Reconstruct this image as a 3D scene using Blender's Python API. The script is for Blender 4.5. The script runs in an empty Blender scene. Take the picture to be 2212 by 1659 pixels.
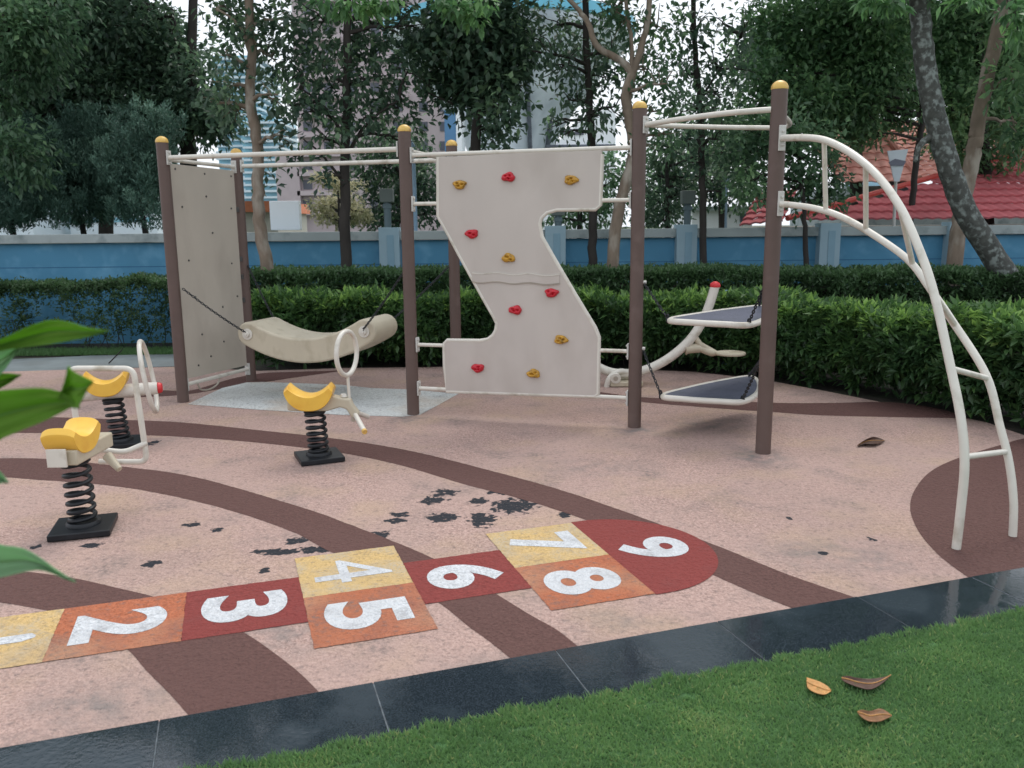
import bpy, math, random
import numpy as np
from mathutils import Vector, Matrix
random.seed(7); RNG=np.random.default_rng(7)
S=bpy.context.scene; COL=S.collection
# ---------------- camera ----------------
FPX,PITCH,ROLL,HH=1820.0,0.18428142,-0.00979612,1.65
_F=Vector((0,math.cos(PITCH),-math.sin(PITCH))); _R0=Vector((1,0,0)); _U0=_R0.cross(_F)
_R=_R0*math.cos(ROLL)+_U0*math.sin(ROLL); _U=_U0*math.cos(ROLL)-_R0*math.sin(ROLL)
def ray(x,y): return _F+_R*((x-1106)/FPX)+_U*((829.5-y)/FPX)
O0=Vector((0,0,HH))
def at(x,y,Y): r=ray(x,y); return O0+r*(Y/r.y)
def gd(x,y,z=0.0): r=ray(x,y); return O0+r*((z-HH)/r.z)
def pl(x,y,a,b):
    r=ray(x,y); nx,ny=-(b[1]-a[1]),(b[0]-a[0]); t=(a[0]*nx+a[1]*ny)/(r.x*nx+r.y*ny); return O0+r*t
cam=bpy.data.objects.new('camera',bpy.data.cameras.new('camera')); COL.objects.link(cam)
M4=Matrix((( _R.x,_U.x,-_F.x,0),(_R.y,_U.y,-_F.y,0),(_R.z,_U.z,-_F.z,HH),(0,0,0,1)))
cam.matrix_world=M4; cam.data.sensor_width=36; cam.data.lens=FPX/2212*36; cam.data.clip_end=3000; cam.data.clip_start=.05
cam.data.dof.use_dof=True; cam.data.dof.focus_distance=5.5; cam.data.dof.aperture_fstop=4.2
S.camera=cam
# ---------------- tagging ----------------
def tag(o,label=None,cat=None,group=None,kind=None):
    if label:o['label']=label
    if cat:o['category']=cat
    if group:o['group']=group
    if kind:o['kind']=kind
    return o
def empty(name,loc,label,cat,group=None,rz=0):
    o=bpy.data.objects.new(name,None); COL.objects.link(o); o.location=loc; o.rotation_euler=(0,0,rz); o.empty_display_size=.1
    return tag(o,label,cat,group)
# ---------------- mesh builder ----------------
def cr(pts,n=8,closed=False):
    P=[Vector(p) for p in pts]; out=[]; m=len(P)
    rng=range(m if closed else m-1)
    for i in rng:
        if closed: a,b,c,d=P[(i-1)%m],P[i],P[(i+1)%m],P[(i+2)%m]
        else: a,b,c,d=P[max(i-1,0)],P[i],P[i+1],P[min(i+2,m-1)]
        for k in range(n):
            t=k/n; out.append(.5*((2*b)+(c-a)*t+(2*a-5*b+4*c-d)*t*t+(3*b-a-3*c+d)*t**3))
    if not closed: out.append(P[-1].copy())
    return out
class MB:
    def __init__(s): s.v=[]; s.f=[]
    def add(s,v,f):
        o=len(s.v); s.v+=[tuple(p) for p in v]; s.f+=[tuple(i+o for i in q) for q in f]; return s
    def tube(s,pts,r,seg=12,closed=False,caps=True):
        P=[Vector(p) for p in pts]; n=len(P)
        R=r if isinstance(r,(list,tuple)) else [r]*n
        if isinstance(r,tuple) and len(r)==2 and n!=2: R=[r[0]+(r[1]-r[0])*i/(n-1) for i in range(n)]
        T=[]
        for i in range(n):
            if closed: t=P[(i+1)%n]-P[(i-1)%n]
            else: t=P[min(i+1,n-1)]-P[max(i-1,0)]
            T.append(t.normalized())
        u=T[0].orthogonal().normalized(); vs=[]
        for i in range(n):
            u=(u-T[i]*u.dot(T[i])); u=u.normalized() if u.length>1e-6 else T[i].orthogonal().normalized()
            w=T[i].cross(u)
            for k in range(seg):
                a=2*math.pi*k/seg; vs.append(P[i]+(u*math.cos(a)+w*math.sin(a))*R[i])
        fs=[]
        for i in range(n if closed else n-1):
            j=(i+1)%n
            for k in range(seg):
                k2=(k+1)%seg; fs.append((i*seg+k,i*seg+k2,j*seg+k2,j*seg+k))
        if not closed and caps: fs.append(tuple(range(seg-1,-1,-1))); fs.append(tuple((n-1)*seg+k for k in range(seg)))
        return s.add(vs,fs)
    def box(s,c,d,mat=None):
        c=Vector(c); x,y,z=d[0]/2,d[1]/2,d[2]/2
        v=[Vector((i,j,k)) for i in(-x,x) for j in(-y,y) for k in(-z,z)]
        if mat: v=[mat@p for p in v]
        v=[p+c for p in v]
        return s.add(v,[(0,1,3,2),(4,6,7,5),(0,4,5,1),(2,3,7,6),(0,2,6,4),(1,5,7,3)])
    def lathe(s,prof,c=(0,0,0),seg=24,axis='Z'):
        vs=[]
        for r,z in prof:
            for k in range(seg):
                a=2*math.pi*k/seg; p=(r*math.cos(a),r*math.sin(a),z)
                if axis=='X': p=(p[2],p[0],p[1])
                vs.append((p[0]+c[0],p[1]+c[1],p[2]+c[2]))
        fs=[]
        for i in range(len(prof)-1):
            for k in range(seg):
                k2=(k+1)%seg; fs.append((i*seg+k,i*seg+k2,(i+1)*seg+k2,(i+1)*seg+k))
        fs.append(tuple(range(seg-1,-1,-1))); fs.append(tuple((len(prof)-1)*seg+k for k in range(seg)))
        return s.add(vs,fs)
    def prism(s,pts,off):
        n=len(pts); off=Vector(off); P=[Vector(p) for p in pts]
        v=P+[p+off for p in P]
        f=[tuple(range(n)),tuple(range(2*n-1,n-1,-1))]+[(i,i+n,(i+1)%n+n,(i+1)%n) for i in range(n)]
        return s.add(v,f)
    def sheet(s,pts): return s.add(pts,[tuple(range(len(pts)))])
    def build(s,name,mat,parent=None,smooth=True,bevel=0,ang=40):
        me=bpy.data.meshes.new(name); me.from_pydata(s.v,[],s.f); me.validate(); me.update()
        import bmesh
        b=bmesh.new(); b.from_mesh(me); bmesh.ops.recalc_face_normals(b,faces=b.faces); b.to_mesh(me); b.free()
        if mat: me.materials.append(mat)
        o=bpy.data.objects.new(name,me); COL.objects.link(o)
        if parent: o.parent=parent
        if bevel:
            md=o.modifiers.new('bevel','BEVEL'); md.width=bevel; md.segments=3; md.limit_method='ANGLE'; md.angle_limit=math.radians(35)
        if smooth: me.shade_smooth(); me.set_sharp_from_angle(angle=math.radians(ang))
        return o
# ---------------- materials ----------------
MATS={}
def s2l(c): return tuple((x/12.92 if x<=.04045 else ((x+.055)/1.055)**2.4) for x in c)
def hexc(r,g,b): return s2l((r/255,g/255,b/255))
def newmat(name):
    m=bpy.data.materials.new(name); m.use_nodes=True; nt=m.node_tree; bs=nt.nodes['Principled BSDF']; return m,nt,bs
def mk(name,col,rough=.5,var=.12,scale=8,bump=0,bscale=60,metal=0,dirt=None,dscale=3,dthr=(.5,.7),spec=.5,detail=6,stretch=None):
    m,nt,bs=newmat(name); N=nt.nodes; L=nt.links
    tc=N.new('ShaderNodeTexCoord'); vec=tc.outputs['Object']
    if stretch:
        mp=N.new('ShaderNodeMapping'); mp.inputs['Scale'].default_value=stretch; L.new(vec,mp.inputs[0]); vec=mp.outputs[0]
    n=N.new('ShaderNodeTexNoise'); n.inputs['Scale'].default_value=scale; n.inputs['Detail'].default_value=detail; L.new(vec,n.inputs['Vector'])
    r=N.new('ShaderNodeValToRGB'); r.color_ramp.elements[0].position=.3; r.color_ramp.elements[1].position=.7
    r.color_ramp.elements[0].color=tuple(c*(1-var) for c in col)+(1,); r.color_ramp.elements[1].color=tuple(min(1,c*(1+var)) for c in col)+(1,)
    L.new(n.outputs[0],r.inputs[0]); out=r.outputs[0]
    if dirt:
        n2=N.new('ShaderNodeTexNoise'); n2.inputs['Scale'].default_value=dscale; n2.inputs['Detail'].default_value=8; L.new(vec,n2.inputs['Vector'])
        mr=N.new('ShaderNodeMapRange'); mr.inputs[1].default_value=dthr[0]; mr.inputs[2].default_value=dthr[1]; L.new(n2.outputs[0],mr.inputs[0])
        mx=N.new('ShaderNodeMix'); mx.data_type='RGBA'; L.new(mr.outputs[0],mx.inputs[0]); L.new(out,mx.inputs[6]); mx.inputs[7].default_value=tuple(dirt)+(1,); out=mx.outputs[2]
    L.new(out,bs.inputs['Base Color']); bs.inputs['Roughness'].default_value=rough; bs.inputs['Metallic'].default_value=metal; bs.inputs['Specular IOR Level'].default_value=spec
    if bump:
        n3=N.new('ShaderNodeTexNoise'); n3.inputs['Scale'].default_value=bscale; n3.inputs['Detail'].default_value=4; L.new(vec,n3.inputs['Vector'])
        b=N.new('ShaderNodeBump'); b.inputs['Strength'].default_value=bump; b.inputs['Distance'].default_value=.01; L.new(n3.outputs[0],b.inputs['Height']); L.new(b.outputs[0],bs.inputs['Normal'])
    MATS[name]=m; return m
def granule(name,col,col2,worn=None,wthr=(.5,.62),wscale=9,patches=None,grime=True,contrast=1.0,stains_and_shade=None):
    """rubber granule surface: crumb-sized mottling, grime, optional worn-through paint, optional bald patches"""
    m,nt,bs=newmat(name); N=nt.nodes; L=nt.links
    tc=N.new('ShaderNodeTexCoord'); vec=tc.outputs['Object']
    def noise(sc,det=3,v=None):
        n=N.new('ShaderNodeTexNoise'); n.inputs['Scale'].default_value=sc; n.inputs['Detail'].default_value=det; L.new(v or vec,n.inputs['Vector']); return n.outputs[0]
    def ramp(src,a,b):
        r=N.new('ShaderNodeMapRange'); r.inputs[1].default_value=a; r.inputs[2].default_value=b; L.new(src,r.inputs[0]); return r.outputs[0]
    def mix(f,a,b,t='MIX'):
        x=N.new('ShaderNodeMix'); x.data_type='RGBA'; x.blend_type=t
        for i,q in ((0,f),(6,a),(7,b)):
            if hasattr(q,'is_linked') or hasattr(q,'links'): L.new(q,x.inputs[i])
            else: x.inputs[i].default_value=q if i==0 else tuple(q)+(1,)
        return x.outputs[2]
    def mul(a,b):
        x=N.new('ShaderNodeMath'); x.operation='MULTIPLY'
        for i,q in ((0,a),(1,b)):
            if hasattr(q,'links'): L.new(q,x.inputs[i])
            else: x.inputs[i].default_value=q
        return x.outputs[0]
    fine=noise(62,5); crumb=noise(170,3)
    c=mix(ramp(fine,.35,.65),col,col2)
    vo=N.new('ShaderNodeTexVoronoi'); vo.inputs['Scale'].default_value=120; L.new(vec,vo.inputs['Vector'])
    sp=N.new('ShaderNodeSeparateColor'); L.new(vo.outputs['Color'],sp.inputs[0])
    c=mix(mul(ramp(sp.outputs[0],.62,.9),.55*contrast),c,tuple(k*.52 for k in col)); c=mix(mul(ramp(sp.outputs[1],.6,.95),.45*contrast),c,tuple(min(1,k*1.35) for k in col2))
    c=mix(mul(ramp(noise(34,4),.52,.68),.38*contrast),c,tuple(k*.62 for k in col))
    c=mix(ramp(noise(1.3,4),.35,.7),c,tuple(k*.86 for k in col2))
    if grime:
        g=mul(ramp(noise(2.6,9),.54,.72),ramp(noise(38,5),.38,.62)); c=mix(mul(g,.75),c,(.13,.12,.115)); yy=mul(ramp(noise(1.7,5),.5,.7),.45); c=mix(yy,c,(.50,.36,.23))
        g2=mul(ramp(noise(.9,6),.5,.75),.30); c=mix(g2,c,(.27,.21,.17))
        g3=mul(ramp(noise(30,6),.56,.70),.55); c=mix(g3,c,(.16,.13,.12))
    c=mix(mul(ramp(crumb,.58,.75),.5*contrast),c,tuple(k*.45 for k in col))
    c=mix(mul(ramp(crumb,.42,.28),.35*contrast),c,tuple(min(1,k*1.5) for k in col2))
    if worn:
        w=mul(ramp(noise(wscale,8),wthr[0],wthr[1]),ramp(fine,.3,.6)); c=mix(w,c,worn)
    for (px,py,rx,ry,am) in (stains_and_shade or ()):
        mp=N.new('ShaderNodeMapping'); mp.inputs['Location'].default_value=(-px/rx,-py/ry,0); mp.inputs['Scale'].default_value=(1/rx,1/ry,0); L.new(vec,mp.inputs[0])
        ln=N.new('ShaderNodeVectorMath'); ln.operation='LENGTH'; L.new(mp.outputs[0],ln.inputs[0])
        c=mix(mul(mul(ramp(ln.outputs[1],1.2,.2),ramp(noise(9,7),.38,.62)),am),c,(.20,.185,.175))
    if patches:
        tot=None
        for (px,py,rx,ry) in patches:
            mp=N.new('ShaderNodeMapping'); mp.vector_type='POINT'; mp.inputs['Location'].default_value=(-px/rx,-py/ry,0); mp.inputs['Scale'].default_value=(1/rx,1/ry,0); L.new(vec,mp.inputs[0])
            ln=N.new('ShaderNodeVectorMath'); ln.operation='LENGTH'; L.new(mp.outputs[0],ln.inputs[0])
            q=ramp(ln.outputs[1],1.5,.35)
            if tot is None: tot=q
            else:
                a=N.new('ShaderNodeMath'); a.operation='MAXIMUM'; L.new(tot,a.inputs[0]); L.new(q,a.inputs[1]); tot=a.outputs[0]
        nz=noise(22,9); a=N.new('ShaderNodeMath'); a.operation='MULTIPLY_ADD'; L.new(nz,a.inputs[0]); a.inputs[1].default_value=2.2; a.inputs[2].default_value=-1.22
        b=N.new('ShaderNodeMath'); b.operation='ADD'; L.new(a.outputs[0],b.inputs[0]); L.new(tot,b.inputs[1])
        k=mul(mul(ramp(b.outputs[0],.46,.60),ramp(tot,0.02,.1)),ramp(fine,.16,.38)); c=mix(k,c,(.022,.025,.032))
    L.new(c,bs.inputs['Base Color']); bs.inputs['Roughness'].default_value=.85; bs.inputs['Specular IOR Level'].default_value=.3
    bp=N.new('ShaderNodeBump'); bp.inputs['Strength'].default_value=.9; bp.inputs['Distance'].default_value=.017; hs=N.new('ShaderNodeMath'); hs.operation='MULTIPLY_ADD'; L.new(noise(30,3),hs.inputs[0]); hs.inputs[1].default_value=1.6; L.new(fine,hs.inputs[2]); L.new(hs.outputs[0],bp.inputs['Height']); L.new(bp.outputs[0],bs.inputs['Normal'])
    return m
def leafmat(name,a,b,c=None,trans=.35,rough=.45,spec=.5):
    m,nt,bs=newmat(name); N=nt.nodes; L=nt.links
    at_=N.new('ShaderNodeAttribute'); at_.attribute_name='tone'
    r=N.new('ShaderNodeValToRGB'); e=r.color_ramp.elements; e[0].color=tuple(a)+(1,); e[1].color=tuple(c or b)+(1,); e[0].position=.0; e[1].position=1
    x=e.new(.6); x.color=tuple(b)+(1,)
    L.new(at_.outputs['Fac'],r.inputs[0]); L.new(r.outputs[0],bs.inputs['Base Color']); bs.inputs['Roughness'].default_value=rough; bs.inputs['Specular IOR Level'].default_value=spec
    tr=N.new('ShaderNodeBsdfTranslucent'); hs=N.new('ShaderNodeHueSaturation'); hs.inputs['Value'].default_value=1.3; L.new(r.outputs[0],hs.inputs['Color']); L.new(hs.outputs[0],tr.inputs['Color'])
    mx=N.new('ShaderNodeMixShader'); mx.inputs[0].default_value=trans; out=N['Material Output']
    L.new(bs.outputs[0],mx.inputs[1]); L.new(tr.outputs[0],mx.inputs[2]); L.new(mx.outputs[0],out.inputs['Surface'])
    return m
# ---------------- leaves ----------------
def nrm(a): return a/np.maximum(np.linalg.norm(a,axis=1,keepdims=True),1e-9)
def leaf_mesh(name,mat,parent,B,D,Nn,L,W,tone):
    n=len(B); side=nrm(np.cross(D,Nn)); L=L[:,None]; W=W[:,None]
    mid=B+D*L*.45; v=np.empty((n,4,3),np.float32)
    v[:,0]=B; v[:,1]=mid+side*W*.5+Nn*W*.12; v[:,2]=B+D*L-Nn*L*.12; v[:,3]=mid-side*W*.5+Nn*W*.12
    me=bpy.data.meshes.new(name); me.vertices.add(n*4); me.vertices.foreach_set('co',v.ravel())
    idx=(np.arange(n)[:,None]*4+np.array([0,1,2,0,2,3])).ravel().astype(np.int32)
    me.loops.add(n*6); me.loops.foreach_set('vertex_index',idx); me.polygons.add(n*2)
    me.polygons.foreach_set('loop_start',np.arange(0,n*6,3,dtype=np.int32))
    me.update(calc_edges=True)
    a=me.attributes.new('tone','FLOAT','POINT'); a.data.foreach_set('value',np.repeat(np.clip(tone,0,1),4).astype(np.float32))
    me.materials.append(mat); o=bpy.data.objects.new(name,me); COL.objects.link(o)
    if parent: o.parent=parent
    return o
def sprigs(C,Dr,k,spread,L,W,droop=.35,tone=None,jit=.15,updir=0.0):
    """k leaves round every sprig centre C pointing roughly along Dr"""
    n=len(C); r=RNG.normal(size=(n,k,3)); D=Dr[:,None,:]*.8+r*spread; D[:,:,2]-=droop; D[:,:,2]+=updir
    D=nrm(D.reshape(-1,3)); B=(C[:,None,:]+RNG.normal(size=(n,k,3))*jit).reshape(-1,3)
    Nn=np.array([0,0,1.])+RNG.normal(size=D.shape)*.45; Nn=nrm(Nn-D*(Nn*D).sum(1,keepdims=True))
    l=L*RNG.uniform(.65,1.2,len(D)); w=W*RNG.uniform(.7,1.2,len(D))
    t=(tone[:,None]+RNG.normal(size=(n,k))*.13).ravel()
    return B,D,Nn,l,w,t
def blobpts(bl,dens):
    """sprig centres inside ellipsoids [(centre,rx,ry,rz)]"""
    Cs=[];Ds=[];Ts=[]
    for c,rx,ry,rz in bl:
        n=max(6,int(dens*(rx*rz+rx*ry*.5)*3.1)); u=nrm(RNG.normal(size=(n,3))); rad=RNG.uniform(.25,1,n)[:,None]**.6
        lump=1+.22*np.sin(u[:,0:1]*5+c[0])*np.cos(u[:,2:3]*6+c[2])+RNG.normal(size=(n,1))*.08
        p=u*rad*lump*np.array([rx,ry,rz]); Cs.append(p+np.array(c)); Ds.append(u)
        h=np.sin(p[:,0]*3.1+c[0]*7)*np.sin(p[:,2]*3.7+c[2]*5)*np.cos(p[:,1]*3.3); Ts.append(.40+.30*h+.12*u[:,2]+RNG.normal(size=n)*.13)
    return np.concatenate(Cs),np.concatenate(Ds),np.concatenate(Ts)
def bD(x,y,rx,ry,Y,dy=0,depth=None):
    p=at(x,y,Y+dy); s=(Y+dy)/FPX; return (tuple(p),rx*s,(depth or max(rx,ry)*.8)*s if depth is None else depth,ry*s)
# ================= MATERIALS =================
PINK=(.385,.252,.215); PINK2=(.54,.38,.33)
patchD=[(935,1080,30,9),(962,1064,28,7),(1075,1062,26,6),(1110,1092,52,16),(955,1118,34,11),(1040,1122,34,15),(1035,1083,22,8),(1220,1112,16,6),(822,1155,22,7),(862,1112,22,6),(855,1125,24,6),(415,1133,16,7),(470,1145,14,5),(600,1192,60,7),(680,1188,40,8),(640,1168,26,8),(325,1218,20,9),(572,1232,14,6),(195,1178,24,6),(75,1182,10,5),(330,957,14,6),(1705,1120,5,4),(1780,1195,12,4),(1885,1165,10,4)]
patches=[]
for x,y,rx,ry in patchD:
    c=gd(x,y); a=gd(x+rx,y); b=gd(x,y-ry); patches.append((c.x,c.y,max(.02,abs(a.x-c.x)*1.15),max(.03,abs(b.y-c.y)*1.2)))
stains_and_shade=[]
for x,y,rx,ry,am in [(1375,928,60,16,.8),(1640,985,70,22,.9),(1530,915,90,22,.6),(1270,1010,150,20,.45),(1780,1195,160,40,.6),(1910,1215,60,25,.5),(700,1005,70,20,.6),(180,1150,110,25,.6),(330,957,50,14,.7),(210,1520,160,50,.7),(620,1370,120,50,.6),(1060,1440,160,40,.4),(1330,1340,120,30,.5),(880,905,50,12,.7)]:  # grey stains; the wide one before the climbing wall paints its soft shade
    c=gd(x,y); a=gd(x+rx,y); b=gd(x,y-ry); stains_and_shade.append((c.x,c.y,abs(a.x-c.x),abs(b.y-c.y),am))
m_pink=granule('pink_rubber',PINK,PINK2,patches=patches,stains_and_shade=stains_and_shade)
m_band=granule('brown_rubber',(.098,.048,.041),(.145,.074,.064),grime=False,contrast=.5)
m_band2=mk('brown_rubber_fringe',(.15,.05,.035),.85,.2,40)
m_sq={'y':granule('yellow_rubber',(.60,.40,.15),(.68,.48,.22),worn=(.50,.41,.28),wthr=(.42,.62),wscale=7),
      'o':granule('orange_rubber',(.42,.125,.06),(.50,.17,.085),worn=(.27,.11,.08),wthr=(.5,.75),wscale=6),
      'r':granule('red_rubber',(.215,.042,.037),(.27,.055,.048),worn=(.2,.06,.055),wthr=(.55,.8),wscale=6,grime=False,contrast=.6)}
m_num=granule('white_rubber',(.54,.56,.58),(.70,.72,.74),worn=(.40,.40,.41),wthr=(.52,.70),wscale=8,grime=False)
m_conc=granule('pale_concrete',(.55,.575,.56),(.70,.72,.70),grime=True)
m_path=mk('path_concrete',(.17,.20,.205),.8,.18,3,.3,60,dirt=(.16,.18,.18),dscale=2)
m_soil=mk('soil',(.035,.03,.022),.95,.5,12,.8,40,dirt=(.03,.05,.02),dscale=4)
m_green=mk('far_ground',(.05,.075,.03),.95,.4,.8,.3,5)
m_post=mk('brown_paint',hexc(97,80,74),.5,.06,6,.03,120,dirt=hexc(112,94,88),dscale=5,dthr=(.6,.8),spec=.4)
m_cap=mk('yellow_cap',hexc(222,182,96),.35,.08,30,0,dirt=hexc(180,140,80),dscale=22)
m_tube=mk('cream_paint',hexc(214,209,198),.33,.05,10,.02,90,dirt=hexc(172,164,146),dscale=7,dthr=(.56,.74))
m_tubed=mk('weathered_cream_paint',hexc(168,158,144),.45,.08,20)
m_panel=mk('panel_plastic',hexc(194,185,177),.5,.04,3,.05,200,dirt=hexc(180,170,161),dscale=2.6,dthr=(.48,.8),stretch=(1.1,1.1,.6))
m_panel2=mk('back_panel_plastic',hexc(184,175,162),.55,.04,3,.05,200,dirt=hexc(168,158,146),dscale=2.2,dthr=(.5,.8),stretch=(1.2,1.2,.6))
m_seat=mk('beige_plastic',hexc(190,180,158),.5,.05,5,.12,110,dirt=hexc(156,144,120),dscale=7,dthr=(.52,.80),stretch=(1,1,.6))
m_holdr=mk('red_hold',hexc(190,28,44),.4,.15,50,.2,60); m_holdy=mk('ochre_hold',hexc(190,142,46),.4,.2,50,.2,60,dirt=hexc(110,80,30),dscale=30)
m_yel=mk('yellow_plastic',hexc(236,188,76),.34,.05,6,.05,120,dirt=hexc(222,164,60),dscale=5,spec=.5)
m_blk=mk('black_steel',(.010,.012,.015),.42,.3,20,.05,90,spec=.35)
m_redc=mk('red_cap',hexc(205,45,50),.4,.05,10)
m_deck=mk('grey_mat',hexc(84,88,104),.75,.12,90,.3,220,dirt=hexc(72,78,90),dscale=4)
m_chain=mk('chain_steel',(.03,.033,.037),.5,.3,60,0,metal=.4)
m_bolt=mk('bolt_steel',(.12,.12,.12),.4,.2,30,0,metal=.7)
m_galv=mk('flange_steel',hexc(196,194,188),.4,.06,40)
m_bark1=mk('pale_bark',hexc(124,110,96),.9,.25,9,.9,26,dirt=hexc(158,150,138),dscale=6,dthr=(.5,.66),stretch=(1,1,.4))
m_bark2=mk('dark_bark',hexc(52,48,45),.9,.3,9,.8,26,stretch=(1,1,.3))
m_bark3=mk('spotted_bark',hexc(74,76,72),.9,.35,14,1,20,dirt=hexc(132,140,136),dscale=16,dthr=(.5,.66))
m_wall=mk('blue_wall_paint',hexc(72,132,164),.7,.08,1.2,.1,60,dirt=hexc(104,158,188),dscale=3.4,dthr=(.5,.8))
m_wall2=mk('coping_concrete',hexc(158,168,168),.8,.08,3,.2,50,dirt=hexc(122,134,134),dscale=4)
m_pil=mk('pillar_paint',hexc(146,172,184),.75,.05,3,.1,50)
def kerbmat():
    m,nt,bs=newmat('wet_granite'); N=nt.nodes; L=nt.links; tc=N.new('ShaderNodeTexCoord')
    n=N.new('ShaderNodeTexNoise'); n.inputs['Scale'].default_value=170; L.new(tc.outputs['Object'],n.inputs[0])
    r=N.new('ShaderNodeValToRGB'); r.color_ramp.elements[0].color=(.012,.018,.023,1); r.color_ramp.elements[1].color=(.036,.048,.060,1); r.color_ramp.elements[0].position=.35; r.color_ramp.elements[1].position=.7
    L.new(n.outputs[0],r.inputs[0])
    n4=N.new('ShaderNodeTexNoise'); n4.inputs['Scale'].default_value=2.4; n4.inputs['Detail'].default_value=6; L.new(tc.outputs['Object'],n4.inputs[0])
    wet=N.new('ShaderNodeMapRange'); wet.inputs[1].default_value=.40; wet.inputs[2].default_value=.52; L.new(n4.outputs[0],wet.inputs[0])
    dry=N.new('ShaderNodeMix'); dry.data_type='RGBA'; L.new(wet.outputs[0],dry.inputs[0]); dry.inputs[6].default_value=(.030,.043,.054,1); L.new(r.outputs[0],dry.inputs[7]); L.new(dry.outputs[2],bs.inputs['Base Color'])
    ro=N.new('ShaderNodeMapRange'); ro.inputs[3].default_value=.20; ro.inputs[4].default_value=.03; L.new(wet.outputs[0],ro.inputs[0]); L.new(ro.outputs[0],bs.inputs['Roughness'])
    n2=N.new('ShaderNodeTexNoise'); n2.inputs['Scale'].default_value=60; n2.inputs['Detail'].default_value=3; L.new(tc.outputs['Object'],n2.inputs[0])
    bm=N.new('ShaderNodeMapRange'); bm.inputs[3].default_value=.40; bm.inputs[4].default_value=.05; L.new(wet.outputs[0],bm.inputs[0])
    b=N.new('ShaderNodeBump'); b.inputs['Distance'].default_value=.004; L.new(bm.outputs[0],b.inputs['Strength']); L.new(n2.outputs[0],b.inputs['Height']); L.new(b.outputs[0],bs.inputs['Normal'])
    bs.inputs['Specular IOR Level'].default_value=.55
    return m
m_kerb=kerbmat(); m_joint=mk('joint_mortar',(.09,.11,.125),.6,.5,30,.2,60)
lm_hedge=leafmat('hedge_leaf',(.042,.095,.038),(.10,.205,.062),(.32,.52,.13),.42,.4)
lm_hedge2=leafmat('clipped_hedge_leaf',(.045,.092,.040),(.085,.165,.066),(.15,.26,.095),.35,.5)
lm_dark=leafmat('dark_leaf',(.040,.080,.056),(.100,.172,.104),(.25,.39,.21),.48,.38,.6)
lm_mid=leafmat('mid_leaf',(.055,.115,.065),(.125,.23,.12),(.28,.45,.21),.5,.42)
lm_green=leafmat('lush_leaf',(.055,.125,.060),(.135,.25,.11),(.29,.46,.19),.5,.45)
lm_bright=leafmat('young_leaf',(.05,.125,.05),(.09,.205,.075),(.16,.32,.11),.4,.5)
lm_con=leafmat('conifer_spray',(.044,.100,.074),(.09,.18,.135),(.18,.31,.23),.15,.6)
lm_varg=leafmat('variegated_leaf',(.22,.24,.10),(.62,.58,.38),(.75,.72,.52),.4,.5)
lm_grass=leafmat('grass_blade',(.085,.185,.072),(.185,.34,.120),(.40,.46,.19),.45,.55)
m_broad=leafmat('broad_leaf',(.22,.38,.07),(.30,.50,.09),(.3,.5,.08),.55,.7,.08); m_broad2=leafmat('broad_leaf_underside',(.34,.52,.32),(.38,.56,.36),(.4,.6,.4),.5,.7,.08)
m_dead=mk('dead_leaf',hexc(122,84,50),.6,.35,40,.3,90); m_dead2=mk('dark_dead_leaf',hexc(74,48,36),.6,.35,40,.3,90); m_dead3=mk('tan_dead_leaf',hexc(188,138,80),.6,.25,30,.3,90)
# ================= GROUND =================
def struct(o): return tag(o,kind='structure')
def ragged(P,closed=True,step=.02,amp=.0028,skip=()):
    out=[]; n=len(P)
    for i in range(n):
        a=Vector(P[i]); b=Vector(P[(i+1)%n]); L=(b-a).length
        if L<1e-4: continue
        m=max(1,min(400,int(L/step))); d=(b-a)/L; q=Vector((-d.y,d.x,0))
        for k in range(m):
            t=k/m; out.append(a.lerp(b,t)+(q*random.uniform(-amp,amp) if k else Vector()))
    return out
def ring(c,r,z): return [(c[0]+r*math.cos(a*math.tau/64),c[1]+r*math.sin(a*math.tau/64),z) for a in range(64)]
struct(MB().sheet(ring((0,0),1500,-.06)).build('ground',m_green,smooth=False))
k0=Vector((-1.672,2.472,0)); k1=Vector((2.471,3.844,0)); kd=(k1-k0).normalized(); kn=Vector((kd.y,-kd.x,0))
def kp(t,off,z=0): p=k0+kd*t+kn*off; return Vector((p.x,p.y,z))
# rubber
bed=[gd(2212,940),gd(2130,912),gd(2000,885),gd(1900,868),gd(1790,846),gd(1650,820),gd(1500,803),gd(1350,797),gd(1180,792),gd(1000,792),gd(740,795),gd(560,801)]
rub=[kp(-9,0),kp(8.2,0),Vector((5.6,4.2,0))]+bed+[gd(390,792),gd(200,797),gd(0,803),Vector((-10,10.3,0))]
struct(MB().sheet([(p.x,p.y,0) for p in rub]).build('rubber_playground_floor',m_pink,smooth=False))
# planting bed soil behind, path
struct(MB().sheet([(-14,9.0,-.03),(-5,9.4,-.03),(-3,9.5,-.03),(5,4.0,-.03),(16,2,-.03),(16,13.2,-.03),(-14,13.2,-.03)]).build('planting_bed_soil',m_soil,smooth=False))
struct(MB().sheet([Vector((-14,10.2,-.012)),gd(0,803,-.012),gd(200,797,-.012),gd(392,791,-.012),gd(395,764,-.012),gd(200,768,-.012),gd(0,777,-.012),Vector((-14,11.3,-.012))]).build('concrete_path',m_path,smooth=False))
def smooth2(pts,n=6): return cr([(p[0],p[1],0) for p in pts],n)
def band(name,top,bot,z=.0016,mat=None):
    a=smooth2(top,5); b=smooth2(bot,5); P=[gd(p[0],p[1],z) for p in a]+[gd(p[0],p[1],z) for p in reversed(b)]
    return struct(MB().sheet(ragged(P,step=.03)).build(name,mat or m_band,smooth=False))
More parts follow.
